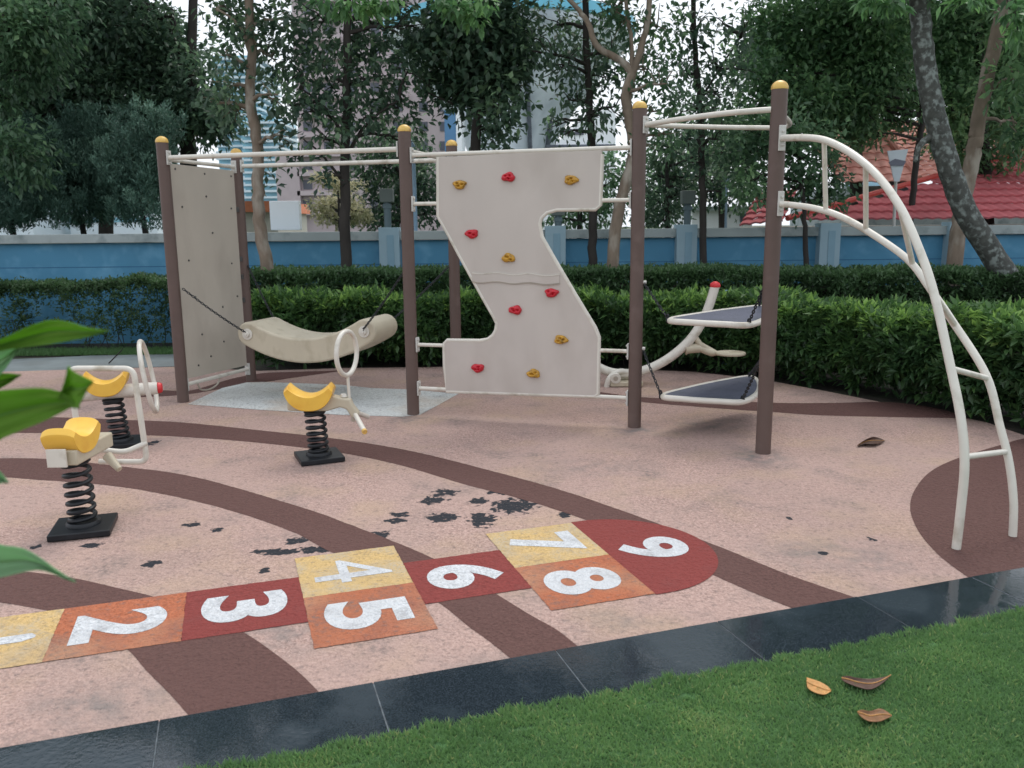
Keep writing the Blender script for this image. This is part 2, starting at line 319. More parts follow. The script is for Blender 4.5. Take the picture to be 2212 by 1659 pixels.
band('brown_rubber_band',[(-260,905),(-60,901),(110,901),(300,908),(400,913),(567,930),(737,949),(897,976),(1054,1015),(1204,1056),(1347,1104),(1475,1151),(1575,1189),(1708,1243),(1848,1291)],
 [(-260,942),(-60,937),(60,935),(317,940),(433,946),(567,957),(737,978),(870,1006),(997,1044),(1127,1078),(1220,1107),(1340,1150),(1450,1195),(1535,1239),(1625,1279),(1715,1315)])
band('brown_rubber_band',[(-260,1010),(-100,995),(0,990),(113,992),(267,1008),(400,1026),(533,1060),(683,1106),(737,1126),(837,1164),(931,1204),(1010,1245),(1077,1286),(1147,1329),(1204,1361),(1254,1401)],
 [(-260,1060),(-100,1038),(0,1031),(67,1035),(233,1048),(367,1070),(500,1103),(633,1149),(710,1190),(800,1225),(880,1262),(954,1306),(1011,1352),(1054,1383),(1111,1428)])
band('brown_rubber_band',[(-200,1235),(-60,1228),(50,1234),(160,1249),(250,1269),(340,1291),(440,1325),(530,1368),(600,1416),(650,1456),(694,1500)],
 [(-200,1320),(-60,1298),(0,1301),(67,1312),(130,1326),(210,1358),(277,1404),(317,1449),(367,1499),(411,1549)])
blob=[(2330,925),(2212,947),(2175,957),(2068,990),(2008,1020),(1975,1060),(1966,1096),(1975,1130),(1995,1163),(2028,1199),(2058,1223),(2093,1248)]
struct(MB().sheet([gd(p[0],p[1],.0016) for p in smooth2(blob)]+[kp(5.6,0,.0016),kp(6.5,-.6,.0016)]).build('brown_rubber_circle',m_band,smooth=False))
band('brown_rubber_band',[(1290,846),(1387,858),(1475,861),(1675,870),(1808,870),(1891,868),(1960,872),(2041,886),(2095,904)],[(1290,852),(1387,868),(1475,876),(1608,886),(1671,890),(1775,897),(1941,901),(2060,903),(2095,905)])
band('brown_rubber_band',[(-60,846),(200,846),(345,843),(413,843),(500,818),(567,806),(640,803),(738,800)],[(-60,860),(200,860),(345,856),(410,851),(500,836),(567,826),(633,816),(740,801)])
struct(MB().sheet([gd(x,y,.003) for x,y in [(405,873),(480,838),(533,826),(567,825),(737,831),(800,838),(880,841),(991,850),(950,873),(907,896),(870,900),(737,896),(560,885)]]).build('concrete_patch',m_conc,smooth=False))
# kerb slabs
KJ=[-9.3,-8.6,-7.9,-7.2,-6.5,-5.8,-5.05,-4.32,-3.6,-2.88,-2.16,-1.44,-.72,0.0-.24,.48,1.21,1.93,2.66,3.38,4.03,4.75,5.5,6.2,6.95,7.7,8.5]
KO=.375
struct(MB().sheet([kp(-9.3,.012,.006),kp(8.5,.012,.006),kp(8.5,KO-.02,.006),kp(-9.3,KO-.02,.006)]).build('kerb_mortar',m_joint,smooth=False))
for i in range(len(KJ)-1):
    a,b=KJ[i]+.002,KJ[i+1]-.002
    mb=MB().prism([kp(a,.003,-.05),kp(b,.003,-.05),kp(b,KO,-.05),kp(a,KO,-.05)],(0,0,.058+random.uniform(-.001,.001)))
    o=struct(mb.build('granite_kerb',m_kerb,smooth=False,bevel=.0015))
# lawn
struct(MB().sheet([kp(-9.3,KO-.004,.0065),kp(9,KO-.004,.0065),kp(12,2,.0065),kp(12,14,.0065),kp(-9.3,14,.0065)]).build('lawn_soil',mk('lawn_soil_green',(.05,.12,.04),.95,.5,20,.5,60),smooth=False))
def grass():
    n=520000; t=RNG.uniform(-.2,6.4,n); o=KO-.015+RNG.uniform(0,1,n)**1.1*2.3
    x=k0.x+kd.x*t+kn.x*o; y=k0.y+kd.y*t+kn.y*o
    jag=.010*np.sin(t*17+2*np.sin(t*5))+.010*np.sin(t*41+np.sin(t*9))+.006*np.sin(t*97); o=o+np.where(o<KO+.1,jag-.004,0); x=k0.x+kd.x*t+kn.x*o; y=k0.y+kd.y*t+kn.y*o
    # only what the picture (with margin) can show
    keep=(y>1.6)&(np.abs(x)<y*.72+.25)
    x,y,o=x[keep],y[keep],o[keep]; n=len(x)
    cl=.5+.5*np.sin(x*9+np.sin(y*7)*2)*np.sin(y*8+np.cos(x*6)*2)
    B=np.stack([x,y,np.full(n,.005)],1); D=RNG.normal(size=(n,3))*.75; D[:,2]=1; D[:,0]-=.1; D=nrm(D)
    Nn=nrm(np.cross(D,RNG.normal(size=(n,3)))); edge=np.clip(1-(o-KO)/.06,0,1)
    D[:,:2]+=(-np.array([kn.x,kn.y]))[None]*edge[:,None]*.5; D=nrm(D)
    L=RNG.uniform(.010,.024,n)*(1+.35*cl)*(1+.5*edge*RNG.random(n)); W=RNG.uniform(.0028,.005,n)
    low=.5+.3*np.sin(x*1.9+1)*np.sin(y*2.3+2)+.35*np.sin(x*5.3+y*3+np.sin(y*6))*np.sin(y*7.1-x*2)
    T=.20+.12*cl+.50*low*(.6+.4*np.sin(x*11+y*5)*np.sin(y*13))+RNG.normal(size=n)*.10+(RNG.random(n)<.05)*.55
    tag(leaf_mesh('grass',lm_grass,None,B,D,Nn,L,W,T),'short green grass growing along the wet dark kerb','grass',kind='stuff')
grass()
# ================= HOPSCOTCH =================
HX,HY,HA,HL,HW=-1.91805387,3.26278338,.32231355,.50677078,.49623308
hop=empty('hopscotch_grid',(HX,HY,0),'coloured hopscotch grid with white numbers painted on the pink rubber','playground marking',rz=HA)
def numeral(txt,u,v,parent,z=.0014):
    cu=bpy.data.curves.new('n','FONT'); cu.body=txt; cu.size=1; cu.align_x='CENTER'; cu.align_y='CENTER'; cu.offset=0 if txt=='4' else .036; cu.resolution_u=6
    t=bpy.data.objects.new('n',cu); COL.objects.link(t); dg=bpy.context.evaluated_depsgraph_get()
    me=bpy.data.meshes.new_from_object(t.evaluated_get(dg)); bpy.data.objects.remove(t)
    xs=[w.co.x for w in me.vertices]; ys=[w.co.y for w in me.vertices]
    cx,cy=(min(xs)+max(xs))/2,(min(ys)+max(ys))/2; hx,hy=max(xs)-min(xs),max(ys)-min(ys)
    H=.368; W=.278 if txt!='1' else .09
    for w in me.vertices:
        a=(w.co.x-cx)/hx*W; b=(w.co.y-cy)/hy*H; w.co=(u+b,v-a,z)
    if me.polygons and me.polygons[0].normal.z<0: me.flip_normals()
    me.materials.clear(); me.materials.append(m_num)
    o=bpy.data.objects.new('numeral',me); COL.objects.link(o); o.parent=parent; return o
def one_numeral(u,v,parent):
    return MB().sheet([(u-.18,v-.035,.0014),(u+.14,v-.035,.0014),(u+.185,v-.01,.0014),(u+.185,v+.01,.0014),(u+.165,v+.035,.0014),(u-.18,v+.035,.0014)]).build('numeral',m_num,parent,smooth=False)
def square(txt,col,u0,v0,v1):
    z=.0032
    P=[(u0,v0,z),(u0+HL,v0,z),(u0+HL,v1,z),(u0,v1,z)]
    mb=MB().sheet(ragged([(p[0],p[1],0) for p in P],amp=.002)); o=mb.build('hopscotch_square',m_sq[col],hop,smooth=False); o.location=(0,0,z)
    if txt=='1': one_numeral(u0+HL*.5,(v0+v1)/2,o)
    else: numeral(txt,u0+HL*.5,(v0+v1)/2,o)
w=HW/2
square('1','y',-HL,-w,w); square('2','o',0,-w,w); square('3','r',HL,-w,w)
square('4','y',2*HL,0,HW); square('5','o',2*HL,-HW,0); square('6','r',3*HL,-w,w)
square('7','y',4*HL,0,HW); square('8','o',4*HL,-HW,0)
P=[(5*HL,-HW-.01,0)]+[(5*HL+.06+(HW-.01)*math.cos(a),(HW+.01)*math.sin(a),0) for a in np.linspace(-math.pi/2,math.pi/2,40)]+[(5*HL,HW+.01,0)]
o=MB().sheet(P).build('hopscotch_square',m_sq['r'],hop,smooth=False); o.location=(0,0,.0034); numeral('9',5*HL+.255,.0,o)
# ================= CLIMBING FRAME =================
A=Vector((-3.215,8.073,0));Bq=Vector((-2.896,9.218,0));Cq=Vector((-.891,7.41,0));Dq=Vector((-.57,8.555,0));Eq=Vector((1.017,6.847,0));Fq=Vector((1.84,5.995,0))
fr=empty('climbing_frame',tuple(Cq),'brown and cream climbing frame of six posts with climbing wall and arched ladder','climbing frame')
def toL(o,root):   # world-built mesh under a root: shift
    return o
def kid(mb,name,mat,parent,**k):
    r=parent
    loc=Vector((0,0,0))
    while r is not None: loc+=r.location; r=r.parent
    mb.v=[(v[0]-loc.x,v[1]-loc.y,v[2]-loc.z) for v in mb.v]
    return mb.build(name,mat,parent,**k)
RP=.055
def post(p,h):
    o=kid(MB().tube([p+Vector((0,0,-.05)),p+Vector((0,0,h))],RP,24),'post',m_post,fr)
    prof=[(RP*1.03,h-.004),(RP*1.06,h+.004)]+[(RP*1.06*math.cos(a),h+.004+.052*math.sin(a)) for a in np.linspace(0.15,1.5,8)]
    kid(MB().lathe(prof,(p.x,p.y,0),24),'post_cap',m_cap,o)
    mb=MB().lathe([(RP+.012,0.004),(RP+.010,.012),(RP,.016)],(p.x,p.y,0),24)
    return o
for p,h in ((A,2.45),(Bq,2.44),(Cq,2.455),(Dq,2.44),(Eq,2.55),(Fq,2.555)): post(p,h)
def flange(p,n,h=.13,w=.06):
    """curved bracket plate on a post side facing n with bolts"""
    n=Vector(n).normalized(); up=Vector((0,0,1)); s=up.cross(n).normalized(); p=Vector(p)
    R=Matrix((s,n,up)).transposed(); mb=MB().box(p+n*.006,(w,.014,h),R)
    for dz in(-.045,.045): mb.tube([p+n*.012+up*dz,p+n*.024+up*dz],.010,8)
    return kid(mb,'flange',m_galv,fr,bevel=.004)
def rail(a,b,r=.019,fl=(1,1),name='rail',curve=None):
    a=Vector(a);b=Vector(b); d=(b-a); d.z=0; d.normalize()
    pts=[a,b] if curve is None else curve
    o=kid(MB().tube(pts,r,14),name,m_tube,fr)
    if fl[0]: flange(a,d)
    if fl[1]: flange(b,-d)
    return o
def onpost(p,q,z):
    d=(q-p).normalized(); v=p+d*RP; return Vector((v.x,v.y,z))
def zz(p,z): return Vector((p.x,p.y,z))
# monkey bars
rail(onpost(A,Cq,2.31),onpost(Cq,A,2.31),.022); rail(onpost(Bq,Dq,2.31),onpost(Dq,Bq,2.305),.022)
rail(onpost(Cq,Dq,2.30),onpost(Dq,Cq,2.30),.020)
# bolted back panel A-B
rail(onpost(A,Bq,2.30),onpost(Bq,A,2.30),.019); rail(onpost(A,Bq,.16),onpost(Bq,A,.14),.019)
def lerp(p,q,t,z): v=p.lerp(q,t); return Vector((v.x,v.y,z))
nAB=Vector(((Bq-A).y,-(Bq-A).x,0)).normalized()
c=[lerp(A,Bq,.065,.215),lerp(A,Bq,.93,.185),lerp(A,Bq,.93,2.26),lerp(A,Bq,.065,2.265)]
pan=kid(MB().prism([v-nAB*.010 for v in c],nAB*.022),'back_panel',m_panel2,fr,bevel=.004)
bm_=None
for t,z in [(.12,2.22),(.5,2.2),(.88,2.2),(.5,1.98),(.17,1.87),(.85,1.87),(.2,1.36),(.8,1.3),(.55,1.62),(.25,1.0),(.62,.86),(.85,.95),(.3,.62),(.6,.5),(.85,.48),(.22,.32),(.4,.38)]:
    v=lerp(A,Bq,t,z)+nAB*.012; kid(MB().tube([v,v+nAB*.006],.010,8),'bolt_head',m_bolt,pan)
for z in(1.86,1.34,1.15,.9,.62):
    v=lerp(A,Bq,.955,z); kid(MB().box(v+nAB*.01,(.03,.03,.05)),'side_bolt',m_bolt,fr)
hook=cr([lerp(A,Bq,.2,.155),lerp(A,Bq,.24,.07),lerp(A,Bq,.36,.045),lerp(A,Bq,.48,.075),lerp(A,Bq,.52,.15)],6); kid(MB().tube(hook,.009,8),'hook',m_tubed,fr)
# climbing wall C-E
def ce(x,y): return pl(x,y,Cq,Eq)
nCE=Vector(((Eq-Cq).y,-(Eq-Cq).x,0)).normalized()
if nCE.y>0: nCE=-nCE
edge=[(947,340),(947,467),(970,508),(994,553),(1021,602),(1045,645),(1066,682),(1074,698),(1072,713),(1066,724),(1055,733),(1037,736),(967,735),(960,742),(961,790),(965,845),(1284,856),(1292,850),(1294,728),(1286,708),(1242,635),(1194,553),(1171,512),(1166,483),(1170,470),(1182,459),(1203,453),(1287,452),(1297,443),(1301,333),(1301,325),(1120,331)]
pe=[ce(x,y) for x,y in edge]
pan=kid(MB().prism([v-nCE*.012 for v in pe],nCE*.03),'wall_panel',m_panel,fr,bevel=.003)
loop=[pe[0]]
et=MB().tube([v+nCE*.004 for v in pe[:30]],.0175,12); kid(et,'edge_tube',m_tube,pan)
def strip(ya,yb,dz,xs,thick):
    top=[];bot=[]
    for i,x in enumerate(xs):
        t=i/(len(xs)-1); wv=2.0*math.sin(i*1.05); top.append(ce(x,ya+(yb-ya)*t+wv)+nCE*.019); bot.append(ce(x,ya+(yb-ya)*t+wv+dz)+nCE*.019)
    return MB().prism(top+bot[::-1],nCE*thick)
xs=[1022+i*188/16 for i in range(17)]
kid(strip(590,595,17.5,xs,.007),'seam_strip',m_panel,pan)
kid(strip(588.5,593.5,1.6,xs,.010),'seam_ridge',m_tube,pan)
kid(strip(607,613.5,1.6,xs,.009),'seam_gap',m_tubed,pan)
def hold(x,y,mat,a):
    c=ce(x,y)+nCE*.02; s=Vector((0,0,1)).cross(nCE).normalized(); up=Vector((0,0,1)); mb=MB(); nU,nV=28,14; vs=[]
    for j in range(nV):
        ph=j/(nV-1)*math.pi/2; 
        for i in range(nU):
            th=i/nU*math.tau; r=math.cos(ph); 
            bump=1+.10*math.sin(3*th+a*3)+.06*math.sin(5*th+a)
            X_=r*math.cos(th); Z_=r*math.sin(th); dip=0
            for q in range(3):
                qx=.42*math.cos(a*2.1+q*2.2); qz=.34*math.sin(a*1.7+q*2.5); dip=max(dip,math.exp(-((X_-qx)**2+(Z_-qz)**2)/.045))
            dd=.036*math.sin(ph)**.7*(1-.62*dip)
            vs.append(c+(s*math.cos(th)*.058*r+up*math.sin(th)*.038*r)*bump+nCE*dd)
    fs=[(j*nU+i,j*nU+(i+1)%nU,(j+1)*nU+(i+1)%nU,(j+1)*nU+i) for j in range(nV-1) for i in range(nU)]
    mb.add(vs,fs); o=kid(mb,'climbing_hold',mat,pan)
    o2=None
    return o
for i,(x,y,k) in enumerate([(995,399,'y'),(1100,383,'r'),(1235,389,'y'),(1021,505,'r'),(1100,557,'y'),(1193,632,'r'),(1115,669,'r'),(1213,733,'y'),(1034,794,'r'),(1154,806,'y')]): hold(x,y,m_holdr if k=='r' else m_holdy,i*1.3)
rail(onpost(Cq,Eq,2.256),onpost(Eq,Cq,2.256),.0185); rail(onpost(Cq,Eq,.243),onpost(Eq,Cq,.243),.0175)
for z,xl,xr in((1.852,946,1299),(.635,958,1294)):
    a=ce(xl,441 if z>1 else 746); b=ce(xr,434 if z>1 else 758)
    rail(onpost(Cq,Eq,z),zz(a,z),.0165,(1,0)); rail(zz(b,z),onpost(Eq,Cq,z),.0165,(0,1))
# top loop E-F and hanging steps
def EFz(x,y): return pl(x,y,Eq,Fq)
topz=2.42
tip=onpost(Eq,Fq,topz); nearT=Vector((Fq.x-.05,Fq.y+.0,topz)); farT=at(1688,277,7.08); farT.z=topz
rail(tip,nearT,.020,(1,0),'top_loop',cr([tip,gd(1440,262,topz),gd(1540,248,topz),gd(1610,241,topz),nearT],8))
kid(MB().tube(cr([tip,gd(1450,272,topz),gd(1560,275,topz),gd(1640,276,topz),farT,farT+Vector((-.03,-.3,0)),Vector((Fq.x,Fq.y+.04,topz))],8),.019,12),'top_loop',m_tube,fr)
# arched ladder
r1=[(1.854,5.934,2.227),(1.966,5.453,2.165),(2.063,5.032,1.987),(2.133,4.733,1.755),(2.181,4.523,1.485),(2.212,4.398,1.262),(2.243,4.264,.952),(2.267,4.154,.685),(2.28,4.103,.459),(2.281,4.100,.22),(2.278,4.106,-.03)]
r2=[(1.86,5.954,1.79),(1.985,5.694,1.758),(2.089,5.477,1.703),(2.196,5.256,1.602),(2.325,4.987,1.442),(2.399,4.833,1.276),(2.463,4.700,1.117),(2.566,4.487,.838),(2.612,4.392,.577),(2.643,4.328,.39),(2.662,4.285,.18),(2.669,4.273,-.03)]
lad=kid(MB().tube(cr(r1,8),.0225,14).tube(cr(r2,8),.021,14),'arched_ladder',m_tube,fr)
def near(path,px,py):
    best=None
    for q in cr(path,16):
        d=q-O0; z=d.dot(_F); x=1106+FPX*d.dot(_R)/z; y=829.5-FPX*d.dot(_U)/z; e=(x-px)**2+(y-py)**2
        if best is None or e<best[0]: best=(e,q)
    return best[1]
for a,b in [((1781,305),(1783,458)),((1868,353),(1873,497)),((1945,445),(1975,572)),((2022,640),(2063,700)),((2067,795),(2130,818)),((2087,988),(2180,973))]:
    kid(MB().tube([near(r1,*a),near(r2,*b)],.0155,12),'rung',m_tube,lad)
def vflange(p):
    d=Vector((p[0]-Fq.x,p[1]-Fq.y,0)).normalized(); q=Fq+d*RP; flange((q.x,q.y,p[2]),d,.17,.05)
vflange(r1[0]); vflange(r2[0])
# ---- chain helper
def chain(a,b,sag=0,link=.034,r=.0042):
    a=Vector(a);b=Vector(b); L=(b-a).length; n=max(2,int(L/(link*.72))); mb=MB(); up=Vector((0,0,1)); d=(b-a).normalized()
    s=d.orthogonal().normalized(); t=d.cross(s)
    for i in range(n):
        u=(i+.5)/n; c=a.lerp(b,u)-up*sag*4*u*(1-u); ax=s if i%2 else t; P=[]
        for k in range(10):
            an=k/10*math.tau; P.append(c+d*math.cos(an)*link*.5+ax*math.sin(an)*link*.27)
        mb.tube(P,r,5,closed=True)
    return mb
# ---- hanging curved seat
N0=Vector((-3.14,8.34,0)); N1=Vector((-.815,7.68,0)); sd=(N1-N0).normalized(); wd=Vector((-sd.y,sd.x,0)); 
if wd.y<0: wd=-wd
seat=empty('hanging_curved_seat',(-1.98,8.2,.2),'beige curved plastic swing seat hung on chains between the left posts','swing seat',rz=0)
bl=Vector((-2.576,8.18,.645)); br=Vector((-1.377,7.839,.700)); SW=.52
def seatpt(s,h,wv):   # s along, h height offset, wv width
    p=bl.lerp(br,s); p=Vector((p.x,p.y,0)); return p+wd*wv+Vector((0,0,h))
ns=30; top=[];bot=[]
for i in range(ns+1):
    s=i/ns; zc=.645+(.055)*s-.175*(1-(2*s-1)**2); e=2*s-1
    slope=(.055+.66*e)/1.247 if True else 0
    tn=Vector((-slope,1)).normalized(); hw=.118
    top.append((s+tn.x*hw/1.247,zc+tn.y*hw)); bot.append((s-tn.x*hw/1.247,zc-tn.y*hw))
def endcap(sc,zc,start,end,k=9):
    return [(sc+math.cos(start+(end-start)*i/k)*.118/1.247,zc+math.sin(start+(end-start)*i/k)*.118) for i in range(1,k)]
aL=math.atan2(top[0][1]-.645,(top[0][0]-0)*1.247); aR=math.atan2(top[-1][1]-.7,(top[-1][0]-1)*1.247)
outl=top+endcap(1,.70,aR,aR-math.pi)+bot[::-1]+endcap(0,.645,aL+math.pi,aL)
outl=[(a,b) for a,b in outl]
mb=MB().prism([seatpt(s,z,0) for s,z in outl],wd*SW)
shell=kid(mb,'seat_shell',m_seat,seat,bevel=.02,ang=30)
for s,z in((0,.645),(1,.70)):
    for wv,sg in((0,-1),(SW,1)):
        c=seatpt(s,z,wv); n=wd*sg
        kid(MB().tube([c,c+n*.012],.055,20).tube([c+n*.012,c+n*.035],.028,14).tube([c+n*.035,c+n*.045],.013,10),'hub',m_tube,shell,bevel=.003)
ends=[(seatpt(0,.665,-.03),pl(392,623,A,A+Vector((1,0,0)))+Vector((.02,-.02,0))),(seatpt(0,.665,SW+.03),Vector((Bq.x+.05,Bq.y-.02,1.27))),
      (seatpt(1,.72,-.03),Vector((Cq.x-.05,Cq.y+.03,1.27))),(seatpt(1,.72,SW+.03),Vector((Dq.x-.05,Dq.y-.02,1.27)))]
for a,b in ends: kid(chain(a,b,.015),'chain',m_chain,seat)
# ---- hanging steps
def step(root,tipD,nearD,farD,z,hung):
    T=gd(*tipD,z); Nn=gd(*nearD,z); Fa=gd(*farD,z)
    ctrl=[T,T.lerp(Nn,.33)+Vector((-.03,-.05,0)),T.lerp(Nn,.72)+Vector((-.02,-.045,0)),Nn,Nn.lerp(Fa,.3)+Vector((.10,0,0)),Nn.lerp(Fa,.75)+Vector((.09,0,0)),Fa,T.lerp(Fa,.7)+Vector((-.02,.05,0)),T.lerp(Fa,.35)+Vector((-.02,.05,0))]
    C=cr(ctrl,7,closed=True)
    kid(MB().prism([v+Vector((0,0,-.006)) for v in C],(0,0,.022)),'deck',m_deck,root,smooth=False)
    kid(MB().tube(C,.024,12,closed=True),'rim_tube',m_tube,root)
    for a,b in ((T+Vector((-.02,0,.02)),hung[0]),(Nn+Vector((.0,.0,.02)),hung[1]),(Fa+Vector((0,0,.02)),hung[2])):
        kid(chain(a,b,.0),'chain',m_chain,root); kid(chain(a+Vector((0,.0,.02)),a+Vector((0,0,-.03)),0,.04,.007),'shackle',m_blk,root)
def zt(x,y): return EFz(x,y).z
z2=zt(1447,692)-.0; z1=zt(1432,856)
s1=empty('triangular_step',(1.55,6.6,z2),'upper dark grey triangular chained platform with cream rim between two right posts','hanging step','triangular steps hung on chains')
step(s1,(1447,692),(1618,702),(1640,664),z2,[Vector((Eq.x+.05,Eq.y-.01,1.2)),Vector((Fq.x-.045,Fq.y+.03,1.20)),Vector((Fq.x-.03,Fq.y+.055,1.22))])
s2=empty('triangular_step',(1.55,6.6,z1),'lower dark grey triangular chained platform with cream rim, just above pink floor','hanging step','triangular steps hung on chains')
step(s2,(1432,856),(1604,868),(1618,816),z1,[Vector((Eq.x+.055,Eq.y,.66)),Vector((Fq.x-.045,Fq.y+.03,.66)),Vector((Fq.x-.03,Fq.y+.055,.68))])
for z in(1.2,.66): kid(MB().tube([Vector((Eq.x+.045,Eq.y-.01,z)),Vector((Eq.x+.075,Eq.y-.01,z))],.014,8),'eye_bolt',m_galv,fr)
# ================= SEESAW =================
ss=empty('seesaw',tuple(gd(1345,832)),'cream curved tube seesaw with red end knob and round footplate behind climbing wall','seesaw')
YS=8.75
arm=cr([at(1180,700,YS),at(1230,755,YS),at(1290,792,YS),at(1330,806,YS),at(1380,803,YS),at(1430,783,YS),at(1475,750,YS),at(1505,715,YS),at(1528,670,YS),at(1545,618,YS)],8)
kid(MB().tube(arm,.048,14),'seesaw_arm',m_tube,ss)
e=at(1545,618,YS); kid(MB().lathe([(.052,-.01),(.055,.01),(.047,.03),(.025,.045),(.004,.05)],tuple(e),16),'end_knob',m_redc,ss)
d0=at(1494,735,YS); dc=at(1578,763,YS-.1)
kid(MB().lathe([(.02,-.018),(.15,-.014),(.155,0),(.15,.012),(.02,.012)],tuple(dc),28),'footplate',m_seat,ss)
kid(MB().tube(cr([at(1480,755,YS),at(1510,752,YS),at(1540,762,YS-.05),dc],5),[.06]*1+[.05]*5+[.04]*5+[.025]*5,10),'footplate_bracket',m_seat,ss)
kid(MB().tube([at(1497,722,YS),at(1512,745,YS),at(1545,760,YS-.05)],[.03,.035,.02],10),'footplate_bracket',m_seat,ss)
leg=cr([at(1310,836,YS-.12),at(1318,815,YS-.12),at(1340,802,YS-.05),at(1368,808,YS)],6); kid(MB().tube(leg,.03,10),'pivot_leg',m_tube,ss)
pc=at(1330,818,YS-.16); kid(MB().tube([pc,pc+Vector((0,.22,0))],.055,18),'pivot_disc',m_tube,ss,bevel=.006); kid(MB().tube([pc-Vector((0,.006,0)),pc],.025,14),'pivot_bolt',m_tubed,ss)
kid(MB().box(Vector((at(1350,830,YS).x,YS,.03)),(.34,.3,.05)),'base_plate',m_seat,ss,bevel=.01)
# ================= SPRINGERS =================
def spring_base(root,plate_rot,h,turns,lean=(0,0)):
    R=Matrix.Rotation(plate_rot,3,'Z')
    MB().box((0,0,.022),(.312,.312,.036),R).build('base_plate',m_blk,root,bevel=.006)
    pts=[];n=turns*20
    for i in range(n+1):
        t=i/n; a=t*turns*math.tau; r=.066+ (.012 if t<.04 else 0); zz_=.05+(h-.05)*(t**1.12)
        pts.append((r*math.cos(a)+lean[0]*t,r*math.sin(a)+lean[1]*t,zz_))
    MB().tube(pts,.0125,8).build('coil_spring',m_blk,root)
    MB().lathe([(.092,.038),(.092,.050),(.082,.062),(.05,.064)],(0,0,0),20).build('spring_clamp',m_blk,root)
    MB().lathe([(.05,h-.012),(.078,h-.004),(.078,h+.008),(.06,h+.010)],(lean[0],lean[1],0),20).build('spring_clamp',m_blk,root)
def saddle(root,c,L,W,rise,thick,heading,name='saddle'):
    """banana-shaped saddle; L along heading"""
    n=24; prof_t=[];prof_b=[]
    for i in range(n+1):
        e=-math.cos(i/n*math.pi); prof_t.append((e*.84*L/2,rise*abs(e)**2.0)); prof_b.append((e*L/2,(rise-.03)-(thick+rise-.03)*(1-abs(e)**2.5)**.68))
    prof=prof_t+prof_b[::-1]; R=Matrix.Rotation(heading,3,'Z'); c=Vector(c)
    m=11; vs=[]
    for j in range(m):
        v=2*j/(m-1)-1; sc=1-.10*abs(v)**5; cx=sum(p[0] for p in prof)/len(prof); cz=sum(p[1] for p in prof)/len(prof)
        for x,z in prof:
            k=1-.16*max(0,abs(v)-.72)/.28
            dz=-.012*(v*v); vs.append(c+R@Vector((x*(.9+.1*k),v*W/2,cz+(z-cz)*k+dz)))
    N=len(prof); fs=[(j*N+i,j*N+(i+1)%N,(j+1)*N+(i+1)%N,(j+1)*N+i) for j in range(m-1) for i in range(N)]
    fs+=[tuple(range(N-1,-1,-1)),tuple((m-1)*N+i for i in range(N))]
    return MB().add(vs,fs).build(name,m_yel,root,bevel=.006,ang=60)
# springer with hoop and foot bar (centre)
g=gd(690,992); sp=empty('spring_rider',tuple(g),'spring rider with yellow saddle and upright cream ring handle, standing alone in the middle','spring rider','spring riders with yellow saddles')
hd=math.radians(4)
def RL(p,hd): return Matrix.Rotation(hd,3,'Z')@Vector(p)
spring_base(sp,math.radians(23.6),.355,7,(-.015,0))
Rb=Matrix.Rotation(hd,3,'Z')
side=[(-.20,.375),(-.205,.47),(-.10,.46),(.05,.44),(.125,.475),(.19,.455),(.245,.45),(.262,.40),(.305,.34),(.285,.30),(.255,.305),(.215,.375),(.17,.39),(.08,.365),(-.05,.36)]
MB().prism([RL((x,-.045,z),hd) for x,z in side],RL((0,.09,0),hd)).build('body',m_seat,sp,bevel=.012)
saddle(sp,RL((-.04,0,.488),hd),.345,.2,.078,.112,hd)
ph=gd(748,763); dd=Vector((.9,.35,0)).normalized()
hc=RL((.232,0,.775),hd); hnorm=math.radians(-13+26); rp=[]
hax=Vector((math.sin(math.radians(13))*0+math.cos(math.radians(74)),math.sin(math.radians(74)),0))
for i in range(40):
    a=i/40*math.tau; rp.append(hc+Vector((hax.x*math.cos(a)*.157,hax.y*math.cos(a)*.157,.157*math.sin(a))))
MB().tube(rp,.0175,10,closed=True).build('ring_handle',m_tube,sp)
MB().tube([hc+Vector((0,0,-.16)),RL((.236,0,.44),hd)],.011,10).build('handle_stem',m_tube,sp)
MB().lathe([(.001,.022),(.02,.018),(.028,.0),(.02,-.01)],tuple(RL((.195,-.0,.462),hd)),12).build('stem_cap',m_tube,sp)
f0=RL((.275,-.03,.335),hd); f1=RL((.355,-.23,.262),hd); MB().tube([f0,f1],.018,12).build('foot_bar',m_tube,sp); MB().tube([f1,f1+(f1-f0).normalized()*.025],.0195,12).build('foot_bar_tip',m_cap,sp,bevel=.004)
f2=RL((.34,.20,.265),hd); MB().tube([RL((.275,.03,.335),hd),f2],.018,12).build('foot_bar',m_tube,sp)
MB().tube([RL((.262,-.05,.30),hd),RL((.262,.05,.30),hd)],.018,10).build('clamp',m_tubed,sp)
# springer with big hoop (back left)
g=gd(262,961); sp=empty('spring_rider',tuple(g),'spring rider with yellow saddle, tall hoop and red knob, farthest left at the back','spring rider','spring riders with yellow saddles')
hd=math.radians(17); spring_base(sp,math.radians(20),.36,7,(-.03,0))
MB().tube([RL((-.26,0,.415),hd),RL((-.05,0,.425),hd),RL((.30,0,.435),hd)],[.052,.055,.048],18).build('body',m_tube,sp)
MB().tube([RL((.30,0,.435),hd),RL((.335,0,.436),hd)],[.047,.036],16).build('end_knob',m_redc,sp,bevel=.008)
saddle(sp,RL((-.065,0,.515),hd),.325,.19,.078,.112,hd)
hc=RL((.24,0,.530),hd); ha=math.radians(107); rp=[]
for i in range(44):
    a=i/44*math.tau; q=Vector((math.cos(ha)*math.cos(a)*.23,math.sin(ha)*math.cos(a)*.23,.275*math.sin(a))); q.x+=.04*(-math.sin(a)); rp.append(hc+q)
MB().tube(rp,.0185,10,closed=True).build('hoop_handle',m_tube,sp)
